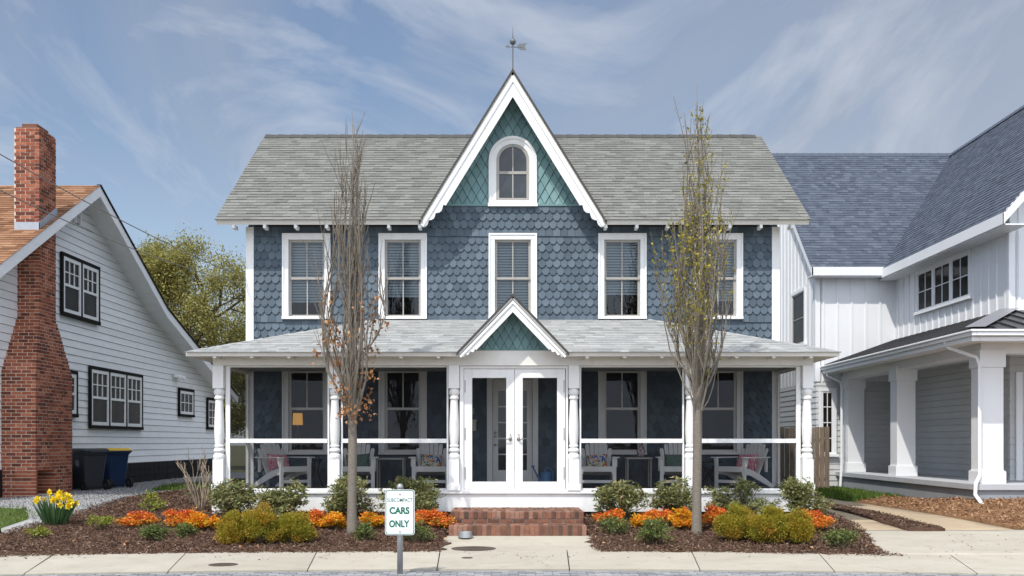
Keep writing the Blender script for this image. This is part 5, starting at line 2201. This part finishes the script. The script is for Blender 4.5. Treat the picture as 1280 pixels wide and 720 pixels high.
def fwin(F, a0, a1, b0, b1, n, grid, frame='newwhite', c=.0):
    m_ = MB()
    t = .09
    m_.fbox(F, a0, a1, b1 - t, b1, c, c + .06)
    m_.fbox(F, a0 - .05, a1 + .05, b0 - .02, b0 + .06, c, c + .10)
    for k in range(n + 1):
        q = a0 + (a1 - a0 - t) * k / n
        m_.fbox(F, q, q + t, b0 + .06, b1 - t, c, c + .056)
    w = m_.build('window', M['newwhite'], fh)
    pm = MB()
    for k in range(n):
        c0 = a0 + (a1 - a0 - t) * k / n + t
        c1 = a0 + (a1 - a0 - t) * (k + 1) / n
        z0, z1 = b0 + .06, b1 - t
        s = .05
        m_ = MB()
        m_.fbox(F, c0, c0 + s, z0, z1, c + .005, c + .04)
        m_.fbox(F, c1 - s, c1, z0, z1, c + .005, c + .04)
        m_.fbox(F, c0 + s, c1 - s, z0, z0 + s, c + .005, c + .04)
        m_.fbox(F, c0 + s, c1 - s, z1 - s, z1, c + .005, c + .04)
        for q in range(1, grid[0]):
            x = c0 + (c1 - c0) * q / grid[0]
            m_.fbox(F, x - .012, x + .012, z0 + s, z1 - s, c + .012, c + .034)
        for q in range(1, grid[1]):
            zz = z0 + (z1 - z0) * q / grid[1]
            m_.fbox(F, c0 + s, c1 - s, zz - .012, zz + .012, c + .013, c + .033)
        m_.build('sash', M[frame], w)
        pm.add([F.p(c0, z0, c + .016), F.p(c1, z0, c + .016), F.p(c1, z1, c + .016), F.p(c0, z1, c + .016)], [(0, 1, 2, 3)])
    pm.build('pane', M['dglass2'], w)
fwin(F_west, 26.05, 29.55, 5.16, 6.38, 3, (2, 2))
fwin(F_gab, 32.35, 33.9, 4.6, 6.35, 1, (1, 2), 'sash')
fwin(F_wing, 9.02, 9.55, 1.2, 3.2, 1, (2, 4), c=.03)

# roofs
mb = MB()
mb.slab([(8.72, WE, WEZ), (15, WE, WEZ), (15, WR, WRZ), (8.72, WR, WRZ)], .16)
mb.slab([(15, 2 * WR - WE, WEZ), (8.72, 2 * WR - WE, WEZ), (8.72, WR + .001, WRZ), (15, WR + .001, WRZ)], .16)
mb.slab([(10.8, 23.2, 6.67), (15, 23.2, 11.45), (15, 38, 11.45), (10.8, 30.4, 6.67)], .16)
mb.slab([(15.001, 23.2, 11.45), (19.2, 23.2, 6.67), (19.2, 38, 6.67), (15.001, 38, 11.45)], .16)
fr = mb.build('roof', M['newwhite'], fh)
mb = MB()
Lw = math.hypot(WR - WE, WRZ - WEZ)
Lm = math.hypot(4.2, 4.78)
# wing roof stops at the valley with the main roof
val = lambda v: 10.8 + 4.2 * min(1, v / Lw) + .06
shingles(mb, (0, WE - .03, WEZ - .02), (1, 0, 0), (0, WR - WE, WRZ - WEZ), (0, -(WRZ - WEZ), WR - WE), Lw, 48, lambda v: [(8.70, val(v))], tab=(.10, .26), thick=.015)
shingles(mb, (10.78, 23.18, 6.65), (0, 1, 0), (4.2, 0, 4.78), (-4.78, 0, 4.2), Lm, 43,
         lambda v: [(0, WE + (WR - WE) * v / Lm - 23.18 + .12)], tab=(.10, .26), thick=.015)
mb.build('roof_shingles', M['broof'], fr)
mb = MB()
y = 23.2
while y < 36.3:
    mb.slab([(14.84, y, 11.31), (14.84, y + .31, 11.32), (15, y + .31, 11.50), (15, y, 11.49)], .012)
    y += .29
mb.build('ridge_cap', M['broof'], fr)
mb = MB()
x = 8.72
while x < 15:
    mb.slab([(x, WR - .16, WRZ - .11), (x + .31, WR - .16, WRZ - .12), (x + .31, WR, WRZ + .03), (x, WR, WRZ + .04)], .012)
    x += .29
mb.build('ridge_cap', M['broof'], fr)
mb = MB()
Fw_ = Frame((0, WE, 0), (1, 0, 0), (0, -1, 0))
mb.box(8.72, 10.86, WE - .04, WE, WEZ - .27, WEZ - .02)
mb.box(8.70, 10.8, WE, WYI, WEZ - .30, WEZ - .265)
mb.box(10.76, 10.80, 23.2, WE + .0, 6.67 - .27, 6.65)
mb.box(10.80, WXI, 23.2, WYI, 6.37, 6.40)
Fr = Frame((8.72, 0, 0), (0, 1, 0), (-1, 0, 0))
mb.fprism(Fr, [(WE - .04, WEZ - .28), (WR, WRZ - .26), (WR, WRZ - .02), (WE - .04, WEZ - .03)], -.04, .012)
mb.fprism(Fr, [(WR, WRZ - .26), (2 * WR - WE, WEZ - .28), (2 * WR - WE, WEZ - .03), (WR, WRZ - .02)], -.04, .012)
Ff = Frame((0, 23.2, 0), (1, 0, 0), (0, -1, 0))
mb.fprism(Ff, [(10.76, 6.40), (15, 11.18), (15, 11.44), (10.76, 6.64)], -.04, .014)
mb.fprism(Ff, [(15, 11.18), (19.2, 6.40), (19.2, 6.64), (15, 11.44)], -.04, .014)
mb.build('fascia', M['newwhite'], fh)

# porch
PXW, PYF, PFZ = 9.6, 21.86, .74
mb = MB()
mb.box(PXW, 19, PYF, WYI - .01, -.1, PFZ - .13)
mb.build('porch_base', M['plinth'], fh)
mb = MB()
mb.box(PXW - .06, 19, PYF - .06, WYI - .012, PFZ - .128, PFZ)
mb.build('porch_floor', M['cap'], fh, bevel=.01)
def column(x, y):
    m_ = MB()
    w = .235
    m_.box(x - w, x + w, y - w, y + w, PFZ + .03, 3.20)
    m_.box(x - w - .04, x + w + .04, y - w - .04, y + w + .04, PFZ + .002, PFZ + .26)
    m_.box(x - w - .012, x + w + .012, y - w - .012, y + w + .012, PFZ + .261, PFZ + .285)
    m_.box(x - w - .035, x + w + .035, y - w - .035, y + w + .035, 3.16, 3.52)
    return m_.build('column', M['newwhite'], fh, bevel=.006)
for y in (22.2, 27.0, 30.9):
    column(9.95, y)
column(14.5, 22.2)
mb = MB()
mb.box(9.72, 10.18, 21.97, WYI, 3.45, 3.74)
mb.box(10.181, 19, 21.97, 22.43, 3.45, 3.74)
mb.box(9.3, 9.719, 21.2, WYI, 3.66, 3.70)
mb.box(9.72, 19, 21.2, 21.969, 3.66, 3.70)
mb.build('porch_beam', M['newwhite'], fh)
mb = MB()
mb.box(10.18, 11.29, 22.43, WYI - .01, 3.60, 3.64)
mb.box(11.29, 19, 22.43, WYF, 3.60, 3.64)
mb.build('porch_ceiling', M['newwhite'], fh)
mb = MB()
mb.fbox(F_front, 11.42, 11.56, PFZ, 3.2, .02, .07)
mb.build('door_frame', M['newwhite'], fh)
mb = MB()
mb.slab([(9.2, 21.07, 3.86), (11.3, 24.07, 4.61), (11.3, 31.29, 4.61), (9.2, 31.29, 3.86)], .05)
mb.slab([(9.2, 21.07, 3.86), (19, 21.07, 3.86), (19, 24.07, 4.61), (11.3, 24.07, 4.61)], .05)
pr2 = mb.build('porch_roof', M['metalroof'], fh)
mb = MB()
y = 21.5
while y < 31.2:
    t0 = max(0, (24.07 - y) / 3.0)
    xe = 9.2 + 2.1 * (1 - 0) if y > 24.07 else 9.2 + 2.1 * (y - 21.07) / 3.0
    mb.hexa([(9.2, y, 3.861), (9.2, y + .03, 3.861), (xe, y + .03, 3.861 + .75 * (xe - 9.2) / 2.1), (xe, y, 3.861 + .75 * (xe - 9.2) / 2.1),
             (9.2, y, 3.90), (9.2, y + .03, 3.90), (xe, y + .03, 3.90 + .75 * (xe - 9.2) / 2.1), (xe, y, 3.90 + .75 * (xe - 9.2) / 2.1)])
    y += .42
x = 9.6
while x < 19:
    ye = 24.07 if x > 11.3 else 21.07 + 3.0 * (x - 9.2) / 2.1
    k = .75 * (ye - 21.07) / 3.0
    mb.hexa([(x, 21.07, 3.861), (x + .03, 21.07, 3.861), (x + .03, ye, 3.861 + k), (x, ye, 3.861 + k),
             (x, 21.07, 3.90), (x + .03, 21.07, 3.90), (x + .03, ye, 3.90 + k), (x, ye, 3.90 + k)])
    x += .42
mb.build('roof_seams', M['metalroof'], pr2)
mb = MB()
a, b = Vector((9.2, 21.07, 3.905)), Vector((11.3, 24.07, 4.655))
s = Vector((.16, -.11, 0))
mb.add([a, b, b + s + Vector((0, 0, -.01)), a + s + Vector((0, 0, -.01)), b - s, a - s], [(0, 1, 2, 3), (0, 5, 4, 1)])
mb.build('hip_cap', M['hipcap'], pr2)
mb = MB()
Fgw = Frame((9.2, 0, 0), (0, 1, 0), (-1, 0, 0))
Fgf = Frame((0, 21.07, 0), (1, 0, 0), (0, -1, 0))
gp = [(0, 3.70), (.0, 3.70)]
mb.box(9.10, 9.20, 20.97, WYI - .02, 3.72, 3.80)
mb.box(9.07, 9.21, 20.94, WYI - .02, 3.80, 3.845)
mb.box(9.20, 19, 20.97, 21.07, 3.72, 3.80)
mb.box(9.21, 19, 20.94, 21.08, 3.80, 3.845)
mb.box(9.14, 9.30, 21.08, WYI - .02, 3.62, 3.719)
mb.box(9.30, 19, 21.08, 21.2, 3.62, 3.719)
mb.build('gutter', M['newwhite'], fh, bevel=.012)
def downspout(pts, name='downspout'):
    m_ = MB()
    m_.tube(pts, .05, 4)
    return m_.build(name, M['newwhite'], fh, bevel=.008)
downspout([(9.15, 22.4, 3.73), (9.2, 22.35, 3.60), (9.62, 21.95, 3.36), (9.66, 21.9, 3.2), (9.66, 21.9, .92), (9.50, 21.72, .74), (9.48, 21.70, .52), (9.56, 21.5, .30), (9.62, 21.35, .22)])
downspout([(9.15, 30.9, 3.73), (9.2, 30.9, 3.55), (9.52, 30.75, 3.36), (9.55, 30.72, 3.2), (9.55, 30.72, .95), (9.50, 30.7, .2)])

# ================================================================== FENCE, BACK TREE, CABLES
fen = thing('wooden_fence', (7.2, 30, .1), 'tall weathered grey board fence closing the gap between the blue and white houses', 'fence')
mb = MB()
x = 5.3
while x < 8.95:
    h = 2.02 + random.uniform(-.03, .03)
    mb.box(x, x + .126, 30, 30.025 + random.uniform(0, .006), .08, h, random.random())
    x += .142
mb.build('boards', M['fence'], fen)
mb = MB()
mb.box(5.3, 8.95, 30.03, 30.08, .5, .6)
mb.box(5.3, 8.95, 30.03, 30.08, 1.6, 1.7)
mb.build('rail', M['fence'], fen)

bt = thing('broad_tree', (-14.5, 47, .4), 'broad tree with olive spring leaves behind the white cottage', 'tree')
tr = MB()
leafP = []
def outside(p):
    return ((p.x + 14.2) / 3.9) ** 2 + ((p.y - 47) / 3.9) ** 2 + ((p.z - 6.1) / 4.4) ** 2 > 1
def grow(p, d, L_, r, lev):
    if outside(p):
        return
    q = [p]
    for s in range(4):
        nx_ = q[-1] + d * L_ / 4
        q.append(nx_ if not outside(nx_) else q[-1] + d * .02)
        d = (d + Vector((random.gauss(0, .16), random.gauss(0, .16), random.gauss(.03, .1)))).normalized()
    tr.tube(q, [r, r * .92, r * .84, r * .76, r * .66], 5 if lev < 3 else 4, random.random(), cap=False)
    if lev <= 1:
        leafP.extend([q[2], q[3], q[4]])
    if lev > 0:
        for k in range(3 if lev > 1 else 4):
            a = random.uniform(0, 6.28)
            nd_ = (d + (d.orthogonal() * math.cos(a) + d.cross(d.orthogonal()) * math.sin(a)) * random.uniform(.45, .95)).normalized()
            grow(q[random.randint(2, 4)], nd_, L_ * random.uniform(.62, .82), r * .6, lev - 1)
for k in range(7):
    a = k * .9
    grow(Vector((-14.3, 47, 2.4 + .5 * k)), Vector((math.cos(a) * 1.0, math.sin(a) * 1.0, .35 + .14 * k)).normalized(), 2.9, .11, 4)
tr.tube([(-14.5, 47, 0), (-14.5, 47, 2), (-14.4, 47, 5), (-14.5, 47.1, 7.2)], [.30, .24, .15, .06], 8)
tr.build('trunk', M['treebark'], bt)
lp = np.array([p[:] for p in leafP])
lp = lp[rng.random(len(lp)) < .95]
ex = []                             # leaf sprays filling the outer crown unevenly
while len(ex) < 620:
    v = Vector((random.gauss(0, 1), random.gauss(0, 1), random.gauss(0, 1))).normalized() * random.uniform(.62, 1.0)
    p = Vector((-14.2 + v.x * 3.8, 47 + v.y * 3.8, 6.0 + v.z * 4.35))
    if math.sin(p.x * 2.1 + p.z) + math.sin(p.z * 2.7 - p.y) + math.sin(p.y * 1.9 + p.x * 1.3) > -.9:
        ex.append(p[:])
lp = np.concatenate([lp, np.array(ex)])
n = len(lp) * 32
P_ = np.repeat(lp, 32, 0) + rng.normal(size=(n, 3)) * .24
D_ = rng.normal(size=(n, 3))
V = leaf_quads(P_, D_, rng.uniform(.06, .13, n), .6)
fast_quads('crown', V, rng.random(n) * .7 + .3 * np.repeat(rng.random(len(lp)), 32), M['lf_tree'], bt)

def cable(p0, p1, sag, lab):
    pts = []
    for k in range(17):
        t = k / 16
        p = Vector(p0).lerp(Vector(p1), t)
        p.z -= sag * 4 * t * (1 - t)
        pts.append(p)
    m_ = MB()
    m_.tube(pts, .008, 5)
    o = m_.build('power_cable', M['cable'], None, smooth=True)
    tag(o, lab, 'cable', 'cables crossing in front of the white cottage')
cable(at(-60, 158, 13), (-5.24, 20.98, 4.82), .10, 'upper overhead cable running past the chimney to the blue house')
cable(at(-60, 208, 13), (-5.24, 20.98, 4.72), .16, 'lower overhead cable running in front of the cottage gable')

# ================================================================== GROUND
def edge_y(x):
    return 13.38 - .012 * x * x
xs_ = [-400, -200, -120, -80, -50, -35, -28] + [-24 + .8 * k for k in range(61)] + [28, 35, 50, 80, 120, 200, 400]
ys_ = [-400, -200, -100, -50, -25, -10, 0, 5, 9] + [11 + .8 * k for k in range(44)] + [50, 58, 70, 90, 130, 200, 400]
V, Fc = [], []
for y in ys_:
    for x in xs_:
        V.append((x, y, -.06 if (-7 < x < 5.7 and y < 20) or y < 18.3 and x < -6 else zg(x, y) - .04))
nx = len(xs_)
for j in range(len(ys_) - 1):
    for i in range(nx - 1):
        Fc.append((j * nx + i, j * nx + i + 1, (j + 1) * nx + i + 1, (j + 1) * nx + i))
me = bpy.data.meshes.new('ground')
me.from_pydata(V, [], Fc)
me.materials.append(M['soil'])
me.shade_smooth()
go = bpy.data.objects.new('ground', me)
C.objects.link(go)
go['kind'] = 'structure'

# street pavers
mb = MB()
y = 13.51
r = 0
while y > 9.0:
    x = -9.5 + (.12 if r % 2 else 0)
    while x < 9.5:
        yy = y + edge_y(x) - 13.38
        if yy < edge_y(x) + .02:
            t = random.random()
            h = random.uniform(-.003, .002)
            mb.box(x + .007, x + .203, yy - .101, yy - .007, -.05, -.012 + h, t)
        x += .21
    y -= .108
    r += 1
mb.build('street', M['paver'], None)['kind'] = 'structure'
rd = MB()
rd.add([(-60, -30, -.03), (60, -30, -.03), (60, 13.2, -.03), (-60, 13.2, -.03)], [(0, 1, 2, 3)])
o = rd.build('street_bed', M['jointdark'], None)
o['kind'] = 'structure'

# sidewalk slabs
mb = MB()
def back_y(x):
    return 15.45 - .016 * x * x if x < 0 else 15.45 - .010 * x * x
joints = [-14, -11.8, -10, -8.2, -6.4, -4.6, -2.77, -1.03, .77, 2.53, 4.3, 6.1, 8, 10, 12, 14]
for j0, j1 in zip(joints[:-1], joints[1:]):
    n = 5
    t = random.random()
    fx = lambda k: j0 + .008 + (j1 - j0 - .016) * k / n
    for k in range(n):
        xa, xb = fx(k), fx(k + 1)
        sa, sb = xa * .0, xb * .0
        fa, fb = edge_y(max(-9, min(9, xa))), edge_y(max(-9, min(9, xb)))
        ba, bb = (16.0, 16.0) if j1 > -6.3 else (18.1, 18.1)
        bs = 1.06 if j1 > -6.3 else 1.154
        mb.hexa([(xa * .93, fa, -.09), (xb * .93, fb, -.09), (xb * bs, bb, -.09), (xa * bs, ba, -.09),
                 (xa * .93, fa, 0), (xb * .93, fb, 0), (xb * bs, bb, 0), (xa * bs, ba, 0)], t)
mb.build('sidewalk', M['walk'], None)['kind'] = 'structure'
mb = MB()
for (xa, xb) in ((-1.12, 1.27),):
    mb.hexa([(-1.1, 15.78, -.09), (1.25, 15.78, -.09), (1.25, 16.3, -.09), (-1.1, 16.3, -.09),
             (-1.1, 15.78, .003), (1.25, 15.78, .003), (1.25, 16.3, .003), (-1.1, 16.3, .003)], .6)
    mb.hexa([(-1.1, 16.3, -.09), (1.25, 16.3, -.09), (1.25, 17.02, -.0), (-1.1, 17.02, -.0),
             (-1.1, 16.3, .003), (1.25, 16.3, .003), (1.25, 17.02, .10), (-1.1, 17.02, .10)], .6)
mb.build('front_walk', M['walk'], None)['kind'] = 'structure'
# right hand drive slab and ribbons
sheet('driveway', [(4.6, 15.06), (14, 15.06), (14, 17.6), (8.9, 18.55), (5.7, 18.5), (5.3, 16.5)], zg, .004, M['drive' if False else 'walk'], .5, 0, edge=0)
sheet('path', [(5.95, 18.52), (6.84, 18.52), (6.75, 24), (6.2, 24)], zg, .006, M['drive'], .5, 0, edge=0)
sheet('path', [(7.52, 18.52), (8.8, 18.5), (8.3, 22), (8.0, 29), (7.15, 29)], zg, .006, M['drive'], .5, 0, edge=0)
strip = [(6.86, 18.35), (7.5, 18.35), (7.12, 24), (7.05, 29), (6.72, 29), (6.76, 24)]
chipbed = [(9.0, 18.2), (10.2, 17.0), (14, 16.2), (18, 16.2), (18, 21.8), (9.62, 21.8), (9.5, 27), (8.35, 26), (8.35, 22)]
def edge_dist(x, y, poly):
    d = 1e9
    for (ax, ay), (bx, by) in zip(poly, poly[1:] + poly[:1]):
        t = max(0, min(1, ((x - ax) * (bx - ax) + (y - ay) * (by - ay)) / ((bx - ax) ** 2 + (by - ay) ** 2)))
        d = min(d, math.hypot(x - ax - t * (bx - ax), y - ay - t * (by - ay)))
    return d if in_poly(x, y, poly) else 0
chip_grow = chipbed[:4] + [(18, 24), (10, 24), (9.5, 27)] + chipbed[7:]
def chz(x, y):
    return zg(x, y) + .024 + .24 * sm(edge_dist(x, y, chip_grow) / 1.6)
o = sheet('mulch_strip', strip, zg, .05, M['mulch'], .25, .02)
o = sheet('chip_mulch', chipbed, chz, .0, M['chipbed'], .3, .02)
lawnR = [(8.05, 25.5), (8.4, 25.6), (9.55, 25.6), (9.55, 31), (8.1, 31)]
sheet('lawn', lawnR, zg, .02, M['lawn'], .5, .01)
grass('grass', [lawnR], 9000, lambda x, y: zg(x, y) + .02, (.08, .2), 'strip of green grass beside the white porch base')
# left of the house
grav = [(-18, 20.5), (-11, 20.45), (-9.3, 20.1), (-8.65, 18.9), (-8.7, 18.0), (-8.3, 18.0), (-8.0, 20.0), (-8.0, 22.5), (-7.6, 26), (-7.2, 40), (-10.6, 40), (-10.6, 22), (-18, 22)]
sheet('gravel_drive', grav, zg, .02, M['gravel'], .5, .008)
chips('gravel_stones', [[(-12, 20.6), (-11, 20.5), (-9.3, 20.2), (-8.65, 19), (-8.3, 18.4), (-8.0, 20.0), (-8.0, 22.5), (-7.6, 26), (-7.4, 33), (-10.5, 33), (-10.3, 21)]], 34000,
      lambda x, y: zg(x, y) + .022, (.012, .032), M['stone'], 'loose grey gravel on the drive beside the cottage', 'gravel', .8, .01, .6)
lawnL = [(-14, 18.0), (-9.6, 17.95), (-8.75, 18.3), (-8.6, 19.2), (-9.3, 20.2), (-11, 20.5), (-14, 20.6)]
sheet('lawn', lawnL, zg, .015, M['lawn'], .4, .01)
grass('grass', [lawnL], 9000, lambda x, y: zg(x, y) + .02, (.03, .08), 'patch of thin lawn left of the daffodils')
lawnM = [(-8.3, 24.2), (-7.0, 25.0), (-5.6, 26), (-5.6, 31), (-8.0, 31), (-8.9, 27)]
sheet('lawn', lawnM, zg, .03, M['lawn'], .5, .01)
grass('grass', [lawnM], 9000, lambda x, y: zg(x, y) + .03, (.05, .12), 'strip of lawn between the gravel drive and the blue house')

# beds
bedL = [(-7.25, 14.75), (-6.3, 15.12), (-4.8, 15.33), (-3, 15.45), (-1.07, 15.5), (-1.06, 16.3), (-1.05, 17.0), (-1.04, 18.78), (-5.6, 18.85), (-5.7, 21), (-6.0, 24.4),
        (-7.6, 24.6), (-7.85, 21.5), (-8.05, 19.5), (-8.45, 17.6), (-8.1, 16.2)]
bedR = [(1.21, 15.55), (3, 15.42), (4.4, 15.2), (5.35, 14.95), (5.45, 15.6), (5.75, 17.2), (6.0, 18.6), (6.1, 20.4), (5.5, 20.8), (5.4, 18.85), (1.18, 18.78), (1.19, 17)]
def bed_edge(poly):
    return lambda x, y: bedz(x, y) - .045 * (1 - sm(edge_dist(x, y, poly) / .3))
sheet('mulch_bed', bedL, bed_edge(bedL), .0, M['mulch'], .14, .018, .05, edge=.35)
sheet('mulch_bed', bedR, bed_edge(bedR), .0, M['mulch'], .14, .018, .05, edge=.35)
bed_z = lambda x, y: bedz(x, y) - .04 * (1 - sm(min(edge_dist(x, y, bedL) + edge_dist(x, y, bedR), 1) / .3)) if y < 16.2 else bedz(x, y)
chips('mulch_chips', [bedL, bedR, strip, [(-6.9, 14.8), (-4.8, 15.25), (-1.1, 15.42), (-1.1, 15.6), (-4.8, 15.45), (-7, 14.95)], [(1.25, 15.46), (3, 15.33), (5.5, 14.85), (5.5, 15.05), (3, 15.55), (1.25, 15.65)]], 66000, bed_z, (.025, .075), M['mulchchip'], 'loose dark brown bark chips covering the planting beds', 'mulch', .24, .02)
chips('wood_chips', [chipbed], 24000, chz, (.04, .09), M['chipnew'], 'loose tan wood chips beside the white porch', 'wood chips', .3, .02)
# chips spilled on the concrete
chips('stray_chips', [[(-7, 14.3), (7, 14.5), (7, 15.2), (1, 15.6), (-7, 14.9)], [(6, 15.2), (11, 15.2), (11, 17), (7, 18)]], 260, lambda x, y: .008 if y < 15.6 else zg(x, y) + .012, (.02, .05), M['mulchchip'],
      'few stray bark chips on the pale concrete', 'bark chips', .3, .004, .1)

chips('fallen_leaves', [bedL, bedR], 260, lambda x, y: bedz(x, y) + .012, (.035, .07), M['lf_dead'], 'dry brown leaves lying scattered on the mulch beds', 'leaf litter', .6, .01, .3)
def cover(px, py, rx, lab, nm='manhole_cover'):
    Y = CAMZ * F_PX / (py - HY)
    x = (px - CX) * Y / F_PX
    zb = .0045 if Y < 15.75 else .006
    rad = rx * Y / F_PX
    r_ = thing(nm, (x, Y, zb), lab, 'manhole cover')
    m_ = MB()
    m_.lathe([(rad, -.03), (rad, .001), (rad * .93, .003), (rad * .92, -.002), (.005, -.002)], (x, Y, zb), 40)
    m_.build('lid', M['castiron'], r_)
    m_ = MB()
    for q in (.3, .55, .78):
        ring = lambda k: [(x + rad * k * math.cos(a), Y + rad * k * math.sin(a)) for a in np.linspace(0, 6.283, 28)[:-1]]
        o_, i_ = ring(q), ring(q - .07)
        k0 = len(m_.v)
        m_.v += [(a, b, zb + .0005) for a, b in o_] + [(a, b, zb + .0005) for a, b in i_]
        m_.t += [.5] * 54
        m_.f += [(k0 + k, k0 + (k + 1) % 27, k0 + 27 + (k + 1) % 27, k0 + 27 + k) for k in range(27)]
    m_.build('raised_rings', M['castiron'], r_)
cover(592, 686, 28, 'large round rusty manhole cover in the walk below the brick steps')
cover(279, 706, 18, 'round iron manhole cover in the left sidewalk below the golden mounds')
cover(584, 697.5, 7, 'small iron valve cover just below the large manhole cover', 'valve_cover')

# ================================================================== SKY, SUN, CAMERA
sun_dir = Vector((.30, .45, -.79)).normalized()        # the way the light travels
el = math.asin(-sun_dir.z)
az = math.atan2(-sun_dir.x, -sun_dir.y)
ld = bpy.data.lights.new('sun', 'SUN')
ld.energy = 3.05
ld.angle = R(.8)
ld.color = (1.0, .955, .885)
lo_ = bpy.data.objects.new('sun', ld)
lo_.rotation_euler = sun_dir.to_track_quat('-Z', 'Y').to_euler()
lo_.location = (-10, -15, 30)
C.objects.link(lo_)

w = bpy.data.worlds.new('World')
scene.world = w
w.use_nodes = True
nt = w.node_tree
nt.nodes.clear()
out = nt.nodes.new('ShaderNodeOutputWorld')
bg = nt.nodes.new('ShaderNodeBackground')
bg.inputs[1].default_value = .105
sky = nt.nodes.new('ShaderNodeTexSky')
sky.sky_type = 'NISHITA'
sky.sun_disc = False
sky.sun_elevation = el
sky.sun_rotation = az
sky.altitude = 0
sky.air_density = 1.0
sky.dust_density = 1.2
sky.ozone_density = 1.4
tc = nt.nodes.new('ShaderNodeTexCoord')
sepx = nt.nodes.new('ShaderNodeSeparateXYZ')
nt.links.new(tc.outputs['Generated'], sepx.inputs[0])
def mth(op, a, b=None):
    m_ = nt.nodes.new('ShaderNodeMath')
    m_.operation = op
    for i, v in enumerate((a, b)):
        if v is None:
            continue
        if isinstance(v, (int, float)):
            m_.inputs[i].default_value = v
        else:
            nt.links.new(v, m_.inputs[i])
    return m_.outputs[0]
zz = mth('ADD', mth('MAXIMUM', sepx.outputs[2], 0.0), .22)
cx_ = mth('DIVIDE', sepx.outputs[0], zz)
cy_ = mth('DIVIDE', sepx.outputs[1], zz)
comb = nt.nodes.new('ShaderNodeCombineXYZ')
nt.links.new(cx_, comb.inputs[0])
nt.links.new(cy_, comb.inputs[1])
def cloud(scale, loc, rot, st, det, dist):
    mp = nt.nodes.new('ShaderNodeMapping')
    mp.inputs['Location'].default_value = loc
    mp.inputs['Rotation'].default_value = (0, 0, R(rot))
    mp.inputs['Scale'].default_value = st
    nt.links.new(comb.outputs[0], mp.inputs[0])
    n_ = nt.nodes.new('ShaderNodeTexNoise')
    n_.inputs['Scale'].default_value = scale
    n_.inputs['Detail'].default_value = det
    n_.inputs['Roughness'].default_value = .58
    n_.inputs['Distortion'].default_value = dist
    nt.links.new(mp.outputs[0], n_.inputs['Vector'])
    return n_.outputs[0]
c1 = cloud(1.0, (3.1, 1.2, 0), 40, (1, .6, 1), 9, 1.0)
c2 = cloud(1.5, (7.3, 4.1, 0), -62, (1, .52, 1), 9, 2.4)
# thin veil grows towards the right (+x); added fill behind the camera and overhead
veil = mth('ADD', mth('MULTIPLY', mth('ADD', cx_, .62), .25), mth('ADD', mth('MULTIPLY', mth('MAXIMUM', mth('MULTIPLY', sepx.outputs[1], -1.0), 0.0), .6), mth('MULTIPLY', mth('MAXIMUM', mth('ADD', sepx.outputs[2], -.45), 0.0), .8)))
f1 = nt.nodes.new('ShaderNodeValToRGB')
f1.color_ramp.elements[0].position = .42
f1.color_ramp.elements[1].position = .70
nt.links.new(c1, f1.inputs[0])
f2 = nt.nodes.new('ShaderNodeValToRGB')
f2.color_ramp.elements[0].position = .48
f2.color_ramp.elements[1].position = .66
nt.links.new(c2, f2.inputs[0])
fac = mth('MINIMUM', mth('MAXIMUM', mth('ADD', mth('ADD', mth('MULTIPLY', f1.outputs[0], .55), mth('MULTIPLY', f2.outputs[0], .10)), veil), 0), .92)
mxs = nt.nodes.new('ShaderNodeMix')
mxs.data_type = 'RGBA'
nt.links.new(fac, mxs.inputs[0])
nt.links.new(sky.outputs[0], mxs.inputs[6])
# unseen cloud behind the camera and overhead, brightness added to fill the shade
fill_glow = mth('ADD', mth('ADD', 1.0, mth('MULTIPLY', mth('MAXIMUM', mth('ADD', sepx.outputs[2], -.45), 0.0), 4.6)), mth('MULTIPLY', mth('MAXIMUM', mth('MULTIPLY', sepx.outputs[1], -1.0), 0.0), 3.3))
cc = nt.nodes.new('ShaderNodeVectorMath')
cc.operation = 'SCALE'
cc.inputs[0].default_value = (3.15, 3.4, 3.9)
nt.links.new(fill_glow, cc.inputs[3])
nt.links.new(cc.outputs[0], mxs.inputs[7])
# bright wisps, and a paler band of haze low over the horizon
wis = nt.nodes.new('ShaderNodeMix')
wis.data_type = 'RGBA'
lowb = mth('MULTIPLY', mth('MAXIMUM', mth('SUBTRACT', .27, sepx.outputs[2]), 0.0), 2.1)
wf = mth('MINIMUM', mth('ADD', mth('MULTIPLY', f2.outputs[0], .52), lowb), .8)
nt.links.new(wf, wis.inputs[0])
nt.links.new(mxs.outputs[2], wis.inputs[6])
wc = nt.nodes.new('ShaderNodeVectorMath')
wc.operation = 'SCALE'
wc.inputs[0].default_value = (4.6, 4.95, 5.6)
nt.links.new(mth('ADD', 1.0, mth('MULTIPLY', mth('SUBTRACT', fill_glow, 1.0), .6)), wc.inputs[3])
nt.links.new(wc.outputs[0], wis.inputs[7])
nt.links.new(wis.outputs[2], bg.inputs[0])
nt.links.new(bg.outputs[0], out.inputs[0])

cam = bpy.data.cameras.new('camera')
cam.sensor_width = 36
cam.lens = 36 * F_PX / 1280
cam.shift_x = -1 / 1280
cam.shift_y = (HY - 360) / 1280
cam.clip_end = 3000
co_ = bpy.data.objects.new('camera', cam)
co_.location = (0, 0, CAMZ)
co_.rotation_euler = (R(90), 0, 0)
C.objects.link(co_)
scene.camera = co_
scene.view_settings.view_transform = 'Standard'
scene.view_settings.look = 'None'
scene.view_settings.exposure = .38
scene.view_settings.gamma = 1
scene.view_settings.use_curve_mapping = False
